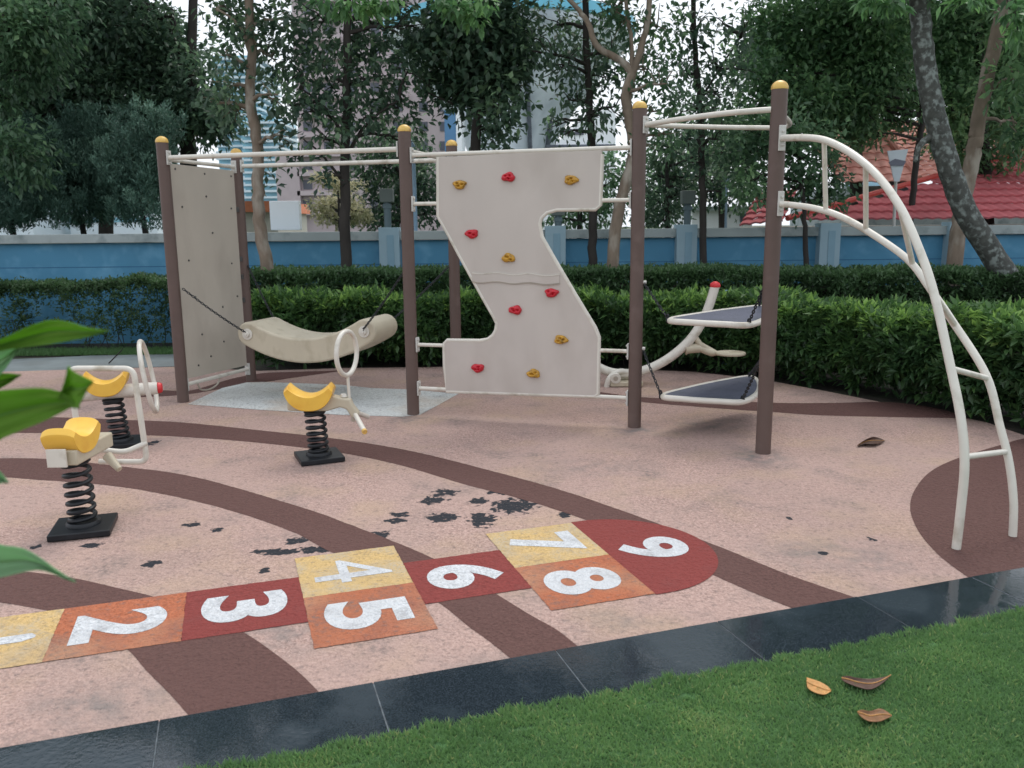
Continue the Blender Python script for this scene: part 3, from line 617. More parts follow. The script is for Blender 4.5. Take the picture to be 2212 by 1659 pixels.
# springer with square frame (front left)
g=gd(182,1146); sp=empty('spring_rider',tuple(g),'spring rider with yellow saddle and rectangular cream tube frame, nearest at the front left','spring rider','spring riders with yellow saddles')
spring_base(sp,math.radians(17),.405,7,(-.008,.0))
MB().box((.022,.08,.455),(.10,.42,.085)).build('body',m_seat,sp,bevel=.01)
MB().box((-.022,-.155,.462),(.105,.014,.10)).build('end_plate',m_tube,sp,bevel=.003)
saddle(sp,(-.012,-.0,.560),.315,.178,.062,.105,math.radians(91))
fy=4.98; 
def W1(x,y,Y=fy): return at(x,y,Y)-g
fl=cr([W1(172,935),W1(165,880),W1(150,810),W1(160,797)],5)
pts=[W1(176,985),W1(166,880),W1(150,812),W1(165,797),W1(272,797),W1(288,808),W1(300,880),W1(318,975),W1(315,992),W1(303,1000),W1(225,998)]
def rounded(P,r=.04,n=5,closed=False):
    P=[Vector(p) for p in P]; out=[P[0]]
    for i in range(1,len(P)-1):
        a=(P[i-1]-P[i]); b=(P[i+1]-P[i]); ra=min(r,a.length*.45,b.length*.45); p0=P[i]+a.normalized()*ra; p1=P[i]+b.normalized()*ra
        for k in range(n+1): t=k/n; out.append(p0*(1-t)**2+P[i]*2*t*(1-t)+p1*t*t)
    out.append(P[-1]); return out
MB().tube(rounded([W1(176,985),W1(148,796),W1(288,796),W1(318,998),W1(215,997)],.055),.0175,12).build('handle_frame',m_tube,sp)
MB().tube(rounded([W1(200,970,4.86),W1(270,977,4.9),W1(316,957,4.98)],.04),.0165,12).build('foot_bar',m_tube,sp)
MB().tube([W1(232,985,4.8),W1(258,1014,4.75)],[.03,.018],12).build('bracket',m_seat,sp)
# ================= WALL =================
WY=12.7
def wy(x): return WY
wl=empty('boundary_wall',(0,WY,0),'long blue painted boundary wall with pale coping and pillars','wall')
X0,X1=-22,30
def wb(c,d,name,mat,parent=wl,**k): return kid(MB().box(c,d),name,mat,parent,**k)
wb(((X0+X1)/2,WY+.10,.72),(X1-X0,.16,1.50),'wall_panel',m_wall)
for z in(.33,.72,1.12): wb(((X0+X1)/2,WY+.022,z),(X1-X0,.01,.012),'panel_joint',mk('joint_blue%d'%int(z*100),hexc(52,104,138),.8,.05,5))  # thin panel seams in a darker blue
wb(((X0+X1)/2,WY+.08,1.54),(X1-X0,.30,.13),'coping',m_wall2,bevel=.008)
for px in(-1500,842,1199,1481,1788,2052,2400,-900):
    x=at(px,495,WY-.02).x; wpx=.30 if px!=2052 else .14
    wb((x,WY-.02,.80),(wpx,.26,1.72),'pillar',m_pil,bevel=.006)
    wb((x+.02,WY-.153,1.30),(.10,.012,.5),'pillar_slot',mk('pillar_groove%d'%px,hexc(128,160,176),.8,.05,5))
# ================= HEDGES =================
def hedge(name,label,path,width,h,n,mat,L,W,bright=.0,tuft=0,stemmed=True,core=True,base=.05,hj=.06,k=6,gap=None):
    P=[Vector((p[0],p[1],0)) for p in path]; cum=[0]
    for i in range(len(P)-1): cum.append(cum[-1]+(P[i+1]-P[i]).length)
    T=cum[-1]; root=empty(name,tuple(P[0]),label,'hedge')
    cl=np.array(cum); PX=np.array([p.x for p in P]);PY=np.array([p.y for p in P])
    t=RNG.uniform(0,T,n); cx=np.interp(t,cl,PX); cy=np.interp(t,cl,PY); dx=np.interp(t+.05,cl,PX)-np.interp(t-.05,cl,PX); dy=np.interp(t+.05,cl,PY)-np.interp(t-.05,cl,PY); dl=np.hypot(dx,dy); dx/=dl;dy/=dl
    nx,ny=-dy,dx
    lump=hj*(np.sin(t*2.3)+.7*np.sin(t*5.1+1)+.5*np.sin(t*11))
    face=RNG.random(n); s=np.empty(n); z=np.empty(n)
    f=face<.52; s[f]=-width/2+np.abs(RNG.normal(size=f.sum()))*.07; z[f]=base+(h-base)*RNG.random(f.sum())**.8
    g=~f; s[g]=RNG.uniform(-width/2,width/2,g.sum()); z[g]=h-np.abs(RNG.normal(size=g.sum()))*.06
    z+=lump*(z/h)+tuft*(z>h*.8)*RNG.random(n)**2; s-=.07*np.sin(t*3.7+z*4)+.05*np.sin(t*9+z*7)+.03*np.sin(t*17-z*9)
    s-=np.where(z>h*.35,.08*np.sin(np.clip(z/h,0,1)*math.pi),-.06)
    # thin bottom
    keep=RNG.random(n)<np.clip(.25+z/h*1.6,0,1); 
    if gap is not None: keep&=gap(cx+nx*s,z,t)
    C=np.stack([cx+nx*s,cy+ny*s,z],1)[keep]; up=np.clip((z/h-.62)/.38,0,1)[keep]
    Dr=np.stack([-nx*.6+0*nx,-ny*.6,0*nx+.25],1)[keep]; Dr[:,2]+=up*.9; Dr=nrm(Dr+RNG.normal(size=Dr.shape)*.5)
    cl2=np.sin(C[:,0]*4.1)*np.sin(C[:,1]*3.7+C[:,2]*5)
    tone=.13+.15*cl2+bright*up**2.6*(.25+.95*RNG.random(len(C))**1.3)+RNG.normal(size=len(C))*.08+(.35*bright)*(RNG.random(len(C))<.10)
    C=C-np.array([P[0].x,P[0].y,0])
    a=sprigs(C,Dr,k,.62,L,W,0.05,tone,.02,updir=.12)
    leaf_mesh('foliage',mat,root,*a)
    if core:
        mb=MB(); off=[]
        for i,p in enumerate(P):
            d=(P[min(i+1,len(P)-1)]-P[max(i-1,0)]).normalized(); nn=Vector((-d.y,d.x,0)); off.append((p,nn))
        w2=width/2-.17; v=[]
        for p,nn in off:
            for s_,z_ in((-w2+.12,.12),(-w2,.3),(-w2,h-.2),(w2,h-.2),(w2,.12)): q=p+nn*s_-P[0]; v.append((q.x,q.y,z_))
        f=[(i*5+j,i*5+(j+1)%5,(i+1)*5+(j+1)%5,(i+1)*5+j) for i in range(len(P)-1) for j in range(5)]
        MB().add(v,f).build('dark_core',m_soil,root,smooth=False)  # solid dark core, painting the shaded hollows among the inner twigs
    # stems
    for i in range(min(70,int(T*6)) if stemmed else 0):
        tt=random.uniform(0,T); x=float(np.interp(tt,cl,PX)); y=float(np.interp(tt,cl,PY)); sx=random.uniform(-width*.42,-width*.2)
        x+= -0*sx; b=Vector((x-P[0].x,y-P[0].y-abs(sx)*.8,0)); e=b+Vector((random.uniform(-.15,.15),random.uniform(-.05,.1),random.uniform(.25,.5)))
        MB().tube([b,b.lerp(e,.5)+Vector((random.uniform(-.03,.03),0,0)),e],.006,5).build('stem',m_bark2,root)
    return root
# path centrelines run left->right; normal (-dy,dx) must point away from camera => s negative = near side
def off(p,d): return (p[0],p[1]+d)
hp=[gd(548,800),gd(760,796),gd(1000,793),gd(1200,793),gd(1400,800),gd(1560,808),gd(1700,828),gd(1850,856),gd(2000,888),gd(2120,915),gd(2212,940),Vector((5.2,4.9,0)),Vector((6.2,3.6,0))]
q=[]
for i,p in enumerate(hp):
    d=(hp[min(i+1,len(hp)-1)]-hp[max(i-1,0)]); d.z=0; d.normalize(); nn=Vector((-d.y,d.x,0)); v=p+nn*.55; q.append((v.x,v.y))
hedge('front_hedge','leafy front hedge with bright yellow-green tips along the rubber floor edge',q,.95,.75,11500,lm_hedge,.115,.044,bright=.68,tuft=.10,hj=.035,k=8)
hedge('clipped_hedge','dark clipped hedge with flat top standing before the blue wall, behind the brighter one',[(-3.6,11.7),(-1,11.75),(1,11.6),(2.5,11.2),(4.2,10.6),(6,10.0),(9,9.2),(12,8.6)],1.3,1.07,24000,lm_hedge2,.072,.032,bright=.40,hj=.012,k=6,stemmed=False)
def gapf(x,z,t): hole=(np.abs(x+6.25-.12*np.sin(z*9))<.36+.12*np.sin(z*14))&(z<.70)&(z>.16)|((np.abs(x+7.15)<.16)&(z<.7)&(z>.3)); return ~hole|(RNG.random(len(x))<.30)
hedge('sparse_hedge','thin leggy hedge at the left with blue wall showing through its gaps',[(-14,12.15),(-9,12.05),(-6,12.0),(-3.7,11.95)],.5,.95,10500,lm_hedge2,.055,.026,bright=.3,core=False,hj=.03,k=7,gap=gapf)
def lowgrass():
    n=16000; x=RNG.uniform(-9,-3.4,n); y=11.35+RNG.random(n)*.5; B=np.stack([x,y,np.full(n,-.02)],1); D=RNG.normal(size=(n,3))*.5; D[:,2]=1; D=nrm(D); Nn=nrm(np.cross(D,RNG.normal(size=(n,3))))
    tag(leaf_mesh('verge_grass',lm_grass,None,B,D,Nn,RNG.uniform(.03,.09,n),np.full(n,.008),.15+RNG.random(n)*.3),'narrow strip of dark grass behind the concrete path','grass',kind='stuff')
lowgrass()
# ================= TREES =================
def branch(mb,a,b,r0,r1,wob=.12,n=6):
    a=Vector(a);b=Vector(b); L=(b-a).length; P=[a]
    for i in range(1,n): P.append(a.lerp(b,i/n)+Vector((random.gauss(0,1),random.gauss(0,1),random.gauss(0,1)))*wob*L/n+Vector((0,0,L*.06*math.sin(i/n*math.pi))))
    P.append(b); mb.tube(cr(P,3),(r0,r1),8)
def tree(label,Y,trunks,blobs,lm,bark,dens=55,L=.11,W=.045,k=7,group=None,name='tree',droop=.35,cat='tree',jit=.13,depth=None,twigs=True,over=None,dm=1.25):
    """trunks: [([(px,py),...],r0,r1)] at depth Y ; blobs: [(px,py,rx,ry[,dy])] ; over: extra world-size masses above"""
    b0=trunks[0][0][0]; base=at(b0[0],b0[1],Y); base.z=0
    root=empty(name,tuple(base),label,cat,group)
    mb=MB(); tips=[]
    for pts,r0,r1 in trunks:
        P=[at(x,y,Y) for x,y in pts]
        if P[0].z<.9 and pts is trunks[0][0]: P[0].z=-.05
        C=cr(P,6); n=len(C); mb.tube([c+Vector((random.gauss(0,.006),random.gauss(0,.006),0)) for c in C],(r0,r1),12); tips+=C[len(C)//3:]
    bl=[bD(b[0],b[1],b[2],b[3],Y,b[4] if len(b)>4 else random.uniform(-.5,.7),depth) for b in blobs]
    if over: bl+=[((base.x+o[0],Y+o[1],o[2]),o[3],o[3],o[4]) for o in over]
    if twigs:
        for c,rx,ry,rz in bl:
            cv=Vector(c); s=min(tips,key=lambda t:(t-cv).length+max(0,t.z-cv.z)*1.5)
            branch(mb,s,cv,.030,.010)
            for i in range(4):
                e=cv+Vector((random.uniform(-rx,rx)*.8,random.uniform(-ry,ry)*.8,random.uniform(-rz,rz)*.8)); branch(mb,s.lerp(cv,random.uniform(.5,1)),e,.011,.004)
    mb.v=[(v[0]-base.x,v[1]-base.y,v[2]-base.z) for v in mb.v]; mb.build('trunk',bark,root)
    C,D,T=blobpts(bl,dens*dm*1.3); C=C-np.array(base)
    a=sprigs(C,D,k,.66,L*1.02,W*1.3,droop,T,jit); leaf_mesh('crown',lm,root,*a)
    return root
TG='trees along the boundary wall'
# far-left large tree behind the wall
tree('large dark leafy tree behind the wall at the far left, with twin dark trunks',16.5,[([(418,700),(412,400),(408,250),(415,60),(420,-200)],.16,.06),([(398,700),(400,380),(392,200),(370,20)],.12,.05)],
 [(150,40,110,80),(270,60,120,90),(350,130,80,80),(240,190,140,70),(340,230,110,60),(430,190,60,70),(440,260,70,40),(150,180,110,70),(90,230,90,50),(10,250,80,70),(300,280,80,30),(60,20,90,80),(470,250,40,50)],lm_dark,m_bark2,dens=62,L=.14,W=.06,over=[(-3,0,7.6,2.6,1.3),(-.5,0,8.0,1.6,.9),(-6,0,7.5,2.5,1.3)])
tree('light green tree with drooping leafy sprays in the top left corner',13.6,[([(-60,700),(-40,300),(10,60),(30,-150)],.12,.05)],
 [(20,60,90,70),(80,110,60,50),(90,60,60,50),(40,150,70,40),(120,10,70,40),(20,310,60,50),(60,350,60,40),(5,210,40,40)],lm_mid,m_bark2,dens=60,L=.13,W=.05,droop=.7,over=[(0,0,6.5,1.5,1.0)])
# conifers
def conifer(label,Y,base,blobs):
    b=at(base[0],base[1],Y); b.z=0; root=empty('conifer',tuple(b),label,'conifer','blue-green conifers behind the wall')
    MB().tube([(0,0,-.05),(.1,0,1.5),(0,0,3.0)],(.09,.02),8).build('trunk',m_bark2,root)
    Cs=[];Ds=[];Ts=[]
    for x,y,rx,ry in blobs:
        for _ in range(max(6,int(rx*ry/62))):
            u=random.uniform(-1,1); v=random.uniform(-1,1)
            if u*u+v*v>1: continue
            a=at(x+u*rx,y+v*ry,Y+random.uniform(-.7,.7)); d=Vector((random.gauss(u*.35,.3),random.gauss(-.15,.3),1)).normalized(); Ln=random.uniform(.35,.6)
            n=44; t=RNG.random(n); R=(.15*(1-t)**.8+.012); an=RNG.random(n)*math.tau
            P=np.array(a)[None]+np.array(d)[None]*(t[:,None]*Ln)+np.stack([np.cos(an)*R,np.sin(an)*R,0*an],1)*.8
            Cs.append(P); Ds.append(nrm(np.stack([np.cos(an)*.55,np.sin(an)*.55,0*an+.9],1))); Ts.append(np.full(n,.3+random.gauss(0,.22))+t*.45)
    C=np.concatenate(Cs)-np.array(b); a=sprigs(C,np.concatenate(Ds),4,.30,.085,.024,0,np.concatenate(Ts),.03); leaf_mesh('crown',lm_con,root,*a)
conifer('feathery blue-green conifer, leftmost behind the wall',15,(40,700),[(40,400,60,70),(90,440,50,60),(20,460,60,50),(60,340,40,40),(130,470,30,30),(20,490,50,20)])
conifer('tallest feathery blue-green conifer in the middle of the group behind the wall',15.6,(190,700),[(190,330,60,60),(160,390,60,60),(220,410,50,60),(250,360,40,50),(180,460,60,35),(130,340,30,50),(270,455,40,30),(200,485,60,18)])
conifer('feathery blue-green conifer beside the leftmost brown post',14.6,(320,700),[(300,330,40,50),(325,390,40,40),(300,440,40,40),(280,380,40,50),(350,320,30,40),(335,300,20,25),(320,480,50,20)])
# row in front of the wall
tree('slender tree with pale mottled kinked trunk beside the tall back panel',11.5,[([(584,700),(578,590),(562,490),(557,400),(556,310),(540,215),(545,130),(538,0),(530,-300)],.092,.05),([(545,140),(520,60),(470,20)],.03,.012)],
 [(480,120,40,30),(490,25,50,25),(490,185,50,30),(500,240,50,35),(590,120,50,50),(600,40,50,40),(500,20,60,40),(600,205,40,40),(470,225,40,25),(610,290,30,25),(570,370,25,25),(540,75,50,40)],lm_dark,m_bark1,dens=44,dm=0.9,L=.13,W=.055,group=TG,jit=.10,over=[(-.3,0,5.7,1.4,.8)])
tree('tree with straight dark trunk between the two left monkey bar posts',11.9,[([(752,700),(748,560),(745,420),(747,300),(750,180),(752,0),(755,-300)],.085,.04),([(747,300),(700,230),(650,190)],.03,.01),([(748,340),(790,270),(860,215)],.03,.012),([(746,400),(700,340),(655,300)],.025,.008)],
 [(660,50,60,60),(740,70,80,80),(830,60,80,70),(650,150,60,50),(720,170,70,50),(800,170,70,60),(880,150,50,60),(860,240,60,45),(680,240,60,35),(790,250,50,30),(900,60,50,60),(640,230,40,30),(870,300,40,25),(720,380,25,16),(700,300,40,25),(640,335,30,18)],lm_dark,m_bark2,dens=42,dm=0.95,L=.125,W=.052,group=TG,jit=.1,over=[(0,0,6.0,1.9,1.0)])
tree('dense dark crowned tree directly behind the climbing wall',12.2,[([(1032,700),(1030,420),(1026,320),(1034,240),(1045,180),(1050,60),(1050,-300)],.085,.05),([(1032,260),(1000,235),(925,200)],.025,.01)],
 [(1030,50,90,80),(990,120,70,70),(1060,140,70,80),(1030,190,60,40),(960,60,50,60),(1100,60,50,80),(985,205,30,25),(1080,235,30,45),(1065,285,32,25),(1110,150,30,60),(935,150,30,30),(1030,110,90,60)],lm_dark,m_bark2,dens=95,L=.13,W=.058,group=TG,over=[(0,0,6.1,1.6,1.0)])
tree('tree with thin dark trunk and hanging sprays above the climbing wall right corner',12.4,[([(1278,700),(1279,560),(1282,430),(1280,330),(1272,200),(1265,60),(1260,-250)],.07,.04)],
 [(1190,60,60,60),(1270,80,70,70),(1205,140,50,40),(1270,165,60,45),(1228,215,30,25),(1280,245,40,35),(1222,285,18,20),(1330,120,50,60),(1150,110,35,50),(1195,265,25,25),(1330,230,40,40)],lm_dark,m_bark2,dens=46,dm=0.75,L=.12,W=.045,group=TG,droop=.6,jit=.1,over=[(0,0,6.1,1.4,.9)])
tree('forked pale brown tree twisting up just left of the tall middle post',11.4,[([(1322,700),(1324,560),(1332,480),(1350,400),(1368,330),(1358,250),(1352,200),(1366,160)],.085,.06),([(1366,160),(1340,130),(1290,100),(1270,50),(1240,10),(1190,-40)],.05,.025),([(1366,160),(1385,100),(1400,30),(1420,-200)],.05,.03),([(1358,250),(1366,110),(1352,0),(1350,-200)],.03,.02)],
 [(1420,60,60,60),(1400,150,50,60),(1440,180,40,50),(1350,40,60,50),(1420,240,50,40),(1440,290,40,40),(1330,20,50,40),(1395,310,30,30)],lm_mid,m_bark1,dens=38,dm=0.95,L=.115,W=.045,group=TG,jit=.1,over=[(.3,0,5.6,1.4,.8)])
tree('thin dark trunked tree between the two tall right posts',12.3,[([(1520,700),(1519,480),(1516,330),(1512,220),(1500,80),(1490,-250)],.055,.03),([(1512,220),(1560,140),(1600,80)],.02,.01)],
 [(1490,60,50,50),(1540,130,60,50),(1480,160,50,50),(1500,230,60,40),(1560,210,50,40),(1480,300,50,30),(1550,300,50,40),(1600,150,35,40),(1560,50,30,25),(1610,60,25,30),(1510,350,30,25)],lm_dark,m_bark2,dens=40,dm=0.9,L=.115,W=.045,group=TG,jit=.1,over=[(0,0,6.1,1.5,.8)])
tree('small dark tree low behind the tallest brown post',12.3,[([(1741,700),(1741,560),(1737,460),(1730,380),(1720,300)],.045,.02)],
 [(1600,330,50,40),(1660,310,60,40),(1620,390,50,40),(1660,410,40,30),(1730,340,60,50),(1740,410,60,35),(1790,380,45,40),(1780,310,40,40),(1610,280,50,30),(1700,270,60,40),(1800,430,30,20)],lm_mid,m_bark2,dens=60,L=.115,W=.05,group=TG,jit=.1)
# right side
tree('leaning lichen-spotted tree crossing in front of the red roof',9.6,[([(2330,900),(2270,760),(2212,655),(2150,560),(2085,455),(2040,330),(2015,230),(1997,120),(1985,0),(1975,-350)],.142,.098),([(2025,290),(1990,310),(1976,350)],.05,.02)],
 [(2010,-120,120,60),(1900,-100,90,60)],lm_mid,m_bark3,dens=50,L=.13,W=.05,over=[(-1.2,0,4.6,1.0,.5)])
tree('grey-brown knobbly tree rising behind the leaning spotted trunk',11.2,[([(2052,700),(2058,600),(2070,500),(2085,420),(2105,320),(2110,290),(2122,215),(2148,100),(2166,0),(2185,-300)],.105,.08),([(2110,296),(2097,290)],.06,.045),([(2122,215),(2160,180),(2212,150)],.03,.015)],
 [(2190,60,50,70),(2190,170,50,60),(2200,270,40,50),(2140,-60,80,50)],lm_green,m_bark1,dens=55,L=.13,W=.052,group=TG,over=[(.5,0,5.4,1.3,.7)])
tree('lush green tree with wide spreading crown hanging over the red roofs',14.8,[([(1972,700),(1962,540),(1970,440),(1980,345),(1990,250),(1985,60),(1985,-150)],.055,.05),([(1985,100),(1850,60)],.04,.02)],
 [(1660,60,60,60),(1740,60,80,70),(1830,50,90,70),(1700,150,80,60),(1800,150,90,70),(1890,140,80,80),(1740,220,80,50),(1840,230,70,60),(1930,220,60,60),(1900,50,80,70),(1870,290,40,25),(1780,270,50,30),(1640,180,50,60),(1650,250,50,40)],lm_green,m_bark2,dens=80,L=.125,W=.05,over=[(-1,0,7.2,2.6,1.3)])
tree('dark green tree filling the upper right corner behind both slanting trunks',16,[([(2140,700),(2130,400),(2120,200),(2110,-100)],.12,.06)],
 [(2030,60,70,80),(2110,80,80,90),(2190,90,60,80),(2060,190,60,70),(2130,230,60,60),(2190,240,60,70),(2070,300,60,40),(2110,345,40,35),(2210,320,40,30),(2050,240,50,60)],lm_green,m_bark2,dens=80,L=.13,W=.055,over=[(0,0,7.6,2.4,1.3)])
# lower greenery behind the wall
SG='bushy trees filling the gap behind the wall'
tree('bushy tree behind the wall between the left monkey bars and second tall post',15.5,[([(870,700),(872,480),(868,380)],.07,.03)],[(810,360,50,40),(870,330,55,40),(820,440,50,45),(880,420,50,55),(930,400,40,50),(930,460,30,30),(790,310,40,25),(840,480,50,20)],lm_dark,m_bark2,dens=70,L=.12,W=.05,group=SG)
tree('bushy tree behind the wall seen under the climbing wall right corner',15.5,[([(1250,700),(1252,480),(1250,400)],.06,.03)],[(1240,440,60,50),(1200,470,40,30),(1310,400,50,60),(1300,460,50,40),(1330,360,35,30)],lm_mid,m_bark2,dens=60,dm=0.9,L=.12,W=.05,group=SG)
tree('bushy tree behind the wall between the two tall right posts',15.8,[([(1440,700),(1442,480),(1440,360)],.06,.03)],[(1420,380,45,50),(1430,450,45,40),(1480,400,40,40),(1400,470,30,25),(1450,320,50,35),(1540,390,50,40),(1590,420,30,30),(1560,330,40,30)],lm_dark,m_bark2,dens=62,L=.12,W=.05,group=SG)
for lab,Y,pts,bb in [('cream variegated shrub in layered tiers beside the white board behind the wall',14.6,[(735,700),(733,480),(730,390)],[(700,445,30,14),(740,438,40,12),(770,470,35,10),(715,468,35,12),(700,385,30,8,0),(745,400,40,8,0),(770,455,30,8)])]:
    tree(lab,Y,[(pts,.03,.012)],bb,lm_varg,m_bark2,dens=260,L=.075,W=.026,k=6,name='variegated_shrub',cat='shrub',jit=.05)
BG='taller trees farther behind the wall'
tree('tall broad tree farther back behind the conifers at the left',22,[([(230,700),(232,400),(228,200),(225,0)],.2,.1)],[(60,120,120,90),(200,120,120,90),(330,120,100,90),(120,260,120,70),(270,260,110,70),(60,30,120,80),(180,20,100,80),(20,220,60,80),(40,380,80,80),(200,380,90,70),(330,360,60,70)],lm_dark,m_bark2,dens=34,L=.17,W=.075,group=BG,over=[(-2,0,10,3.5,1.8)])
tree('tall broad tree farther back beyond the left edge of the wall view',20,[([(-190,700),(-190,400),(-190,200),(-190,0)],.2,.1)],[(-60,100,110,90),(-200,120,120,100),(-340,120,110,90),(-120,300,110,90),(-280,300,110,90),(-60,420,90,60),(-200,420,100,60)],lm_dark,m_bark2,dens=26,L=.17,W=.075,group=BG,over=[(0,0,9,3.0,1.6)])
tree('tall broad tree farther back above the red roofs',23,[([(1850,700),(1850,400),(1850,200),(1850,0)],.2,.1)],[(1640,120,50,60),(1720,150,90,90),(1830,140,110,90),(1950,150,100,90),(1700,40,60,60),(1800,30,90,70),(1900,30,100,80),(1860,240,90,50),(1720,260,70,50)],lm_green,m_bark2,dens=34,L=.17,W=.07,group=BG,over=[(0,0,10,3.2,1.6)])
tree('tall broad tree farther back in the upper right corner',24,[([(2120,700),(2120,400),(2120,200),(2120,0)],.2,.1)],[(2040,120,80,90),(2130,140,90,100),(2210,150,70,100),(2060,30,90,70),(2160,30,90,70),(2080,250,70,50),(2180,260,60,50)],lm_green,m_bark2,dens=34,L=.17,W=.07,group=BG,over=[(0,0,10.5,3.2,1.6)])
tree('tree farther back between the two tall right posts',21,[([(1560,700),(1560,400),(1555,250)],.12,.06)],[(1480,360,60,60),(1560,350,70,60),(1620,400,40,40),(1520,270,60,60),(1600,300,50,60),(1440,440,50,40),(1390,400,40,50)],lm_mid,m_bark2,dens=38,L=.15,W=.06,group=BG)
# overhanging young foliage at the top edge
for lab,Y,st,bb in [('bright green young leaf spray hanging in at the top above the climbing wall',7.6,[(1000,-220),(1010,-60),(1015,20)],[(985,15,32,22,0),(1025,35,26,25,0),(955,5,20,15,0),(1050,8,20,14,0)]),
    ('bright green young leaf spray hanging in at the top above the monkey bars',7.2,[(775,-220),(780,-70),(785,0)],[(760,8,34,18,0),(800,22,22,20,0),(700,0,26,12,0),(840,0,28,12,0)]),
    ('bright green leaves hanging in at the top edge right of the tallest post',6.5,[(1880,-220),(1890,-70),(1895,0)],[(1880,2,30,20,0),(1930,0,30,14,0)]),
    ('bright green leaves hanging in at the top right corner',6.5,[(2190,-200),(2170,-60),(2180,20)],[(2090,0,30,16,0),(2190,30,24,30,0),(2200,75,16,20,0)])]:
    b=at(st[0][0],st[0][1],Y); root=empty('overhanging_branch',tuple(b),lab,'branch','young sprays hanging in at the top')
    mb=MB().tube(cr([at(x,y,Y)-b for x,y in st],5),(.014,.004),7)
    bl=[bD(x[0],x[1],x[2],x[3],Y,x[4],.12) for x in bb]
    for c,rx,ry,rz in bl: mb.tube(cr([at(st[1][0],st[1][1],Y)-b,(at(st[1][0],st[1][1],Y)+Vector(c))/2-b+Vector((0,0,.05)),Vector(c)-b],4),(.008,.003),6)
    mb.build('twigs',m_bark2,root)
    C,D,T=blobpts(bl,330); a=sprigs(C-np.array(b),D,5,.6,.10,.042,.7,T+.1,.02); leaf_mesh('leaves',lm_bright,root,*a)
# ================= BUILDINGS =================
m_pinkb=mk('pink_render',hexc(192,178,180),.8,.05,1,0); m_pinkb2=mk('balcony_render',hexc(198,184,186),.8,.04,1,0); m_glassd=mk('dark_window',hexc(88,92,104),.3,.2,.4,0)
m_teal=mk('teal_glass',hexc(128,180,196),.15,.25,.12,0); m_slab=mk('white_slab',hexc(214,226,232),.6,.03,1,0)
m_tower=mk('tower_concrete',hexc(226,234,242),.7,.05,.12,0,dirt=hexc(160,172,184),dscale=.2,stretch=(1,1,.15)); m_stain=mk('tower_stain',hexc(92,98,108),.8,.3,2,0)
m_whiteb=mk('white_render',hexc(240,244,246),.7,.03,1,0); m_cream=mk('cream_render',hexc(200,196,184),.8,.05,1)
def bx_at(x0,x1,ytop,ybot,Y,depth): # box from pixel rect on plane Y to ground
    a=at(x0,ytop,Y); b=at(x1,ybot,Y); return a,b
def prect(x0,x1,y0,y1,Y,dep,ground=False):
    a=at((x0+x1)/2,y0,Y); l=at(x0,(y0+y1)/2,Y).x; r=at(x1,(y0+y1)/2,Y).x; zt_=a.z; zb=-.05 if ground else at((x0+x1)/2,y1,Y).z
    return Vector(((l+r)/2,Y+dep/2,(zt_+zb)/2)),(r-l,dep,zt_-zb)
# pink apartment block
apt=empty('apartment_block',(-28,120,0),'pink-grey apartment block with dark windows and balconies behind the trees','building')
c,d=prect(640,985,-60,485,120,14,True); kid(MB().box(c,d),'wall',m_pinkb,apt,smooth=False)
c,d=prect(598,648,335,485,119,15,True); kid(MB().box(c,d),'wall',m_pinkb,apt,smooth=False)
wm=None
for r_ in range(12):
    y=450-r_*42
    for x in(655,700,748,800,850,905,950):
        c,d=prect(x,x+19,y-19,y+1,119.9,.4); o=kid(MB().box(c,d),'window',m_glassd,apt,smooth=False)
    c,d=prect(642,735,y+4,y+14,119,1.4); kid(MB().box(c,d),'balcony',m_pinkb2,apt,smooth=False)
    c,d=prect(795,880,y+4,y+14,119,1.4); kid(MB().box(c,d),'balcony',m_pinkb2,apt,smooth=False)
tw=empty('glass_tower',(-90,300,0),'tall teal glass tower with white floor slabs far behind the pale tree trunk','building')
c,d=prect(528,600,250,490,300,30,True); kid(MB().box(c,d),'glass_wall',m_teal,tw,smooth=False)
c,d=prect(470,556,120,490,310,30,True); kid(MB().box(c,d),'glass_wall',m_teal,tw,smooth=False)
c,d=prect(340,480,440,490,290,30,True); kid(MB().box(c,d),'glass_wall',m_teal,tw,smooth=False)
for i in range(27):
    y=478-i*13.5; w_=(524,604) if y>250 else None
    if w_: c,d=prect(w_[0],w_[1],y,y+4.5,298,30); kid(MB().box(c,d),'floor_slab',m_slab,tw,smooth=False)
    c,d=prect(466,560 if y<250 else 530,y-3,y+1.5,308,30); kid(MB().box(c,d),'floor_slab',m_slab,tw,smooth=False)
for y in(452,466,479): c,d=prect(335,484,y,y+5,288,30); kid(MB().box(c,d),'floor_slab',m_slab,tw,smooth=False)
c,d=prect(556,600,120,126,310,10)
# water tower
tc_=at(1104,490,95); wt=empty('water_tower',(tc_.x,95,0),'huge pale grey tower flaring upward like a funnel with teal rim behind the trees','building')
s=95/FPX
def hz(y): return at(1104,y,95).z
prof=[(62*s,0)]+[(r*s,hz(y)) for r,y in((64,470),(72,400),(84,340),(104,290),(135,240),(172,190),(212,140),(244,105),(250,96),(250,84))]
MB().lathe(prof,(0,0,0),64).build('funnel_shell',m_tower,wt)
MB().lathe([(252*s,hz(84)),(256*s,hz(82)),(256*s,hz(60)),(230*s,hz(58))],(0,0,0),64).build('rim',mk('teal_rim',hexc(110,190,215),.4,.05,1),wt)
def onf(x,r,y):
    X=(x-1104)*s; R=r*s+.25; Yv=math.sqrt(max(0,R*R-X*X)); return Vector((X,-Yv,hz(y)))
MB().tube([onf(1137,172,190),onf(1139,135,240),onf(1142,104,290),onf(1144,84,340),onf(1146,70,420)],.22,6).build('drain_stain',m_stain,wt)
MB().tube([onf(1178,84,340),onf(1183,104,290),onf(1186,120,265)],.25,6).build('drain_stain',m_stain,wt)
wh=empty('white_house',(5,60,0),'white building with slanted roof and two dark windows right of the funnel tower','building')
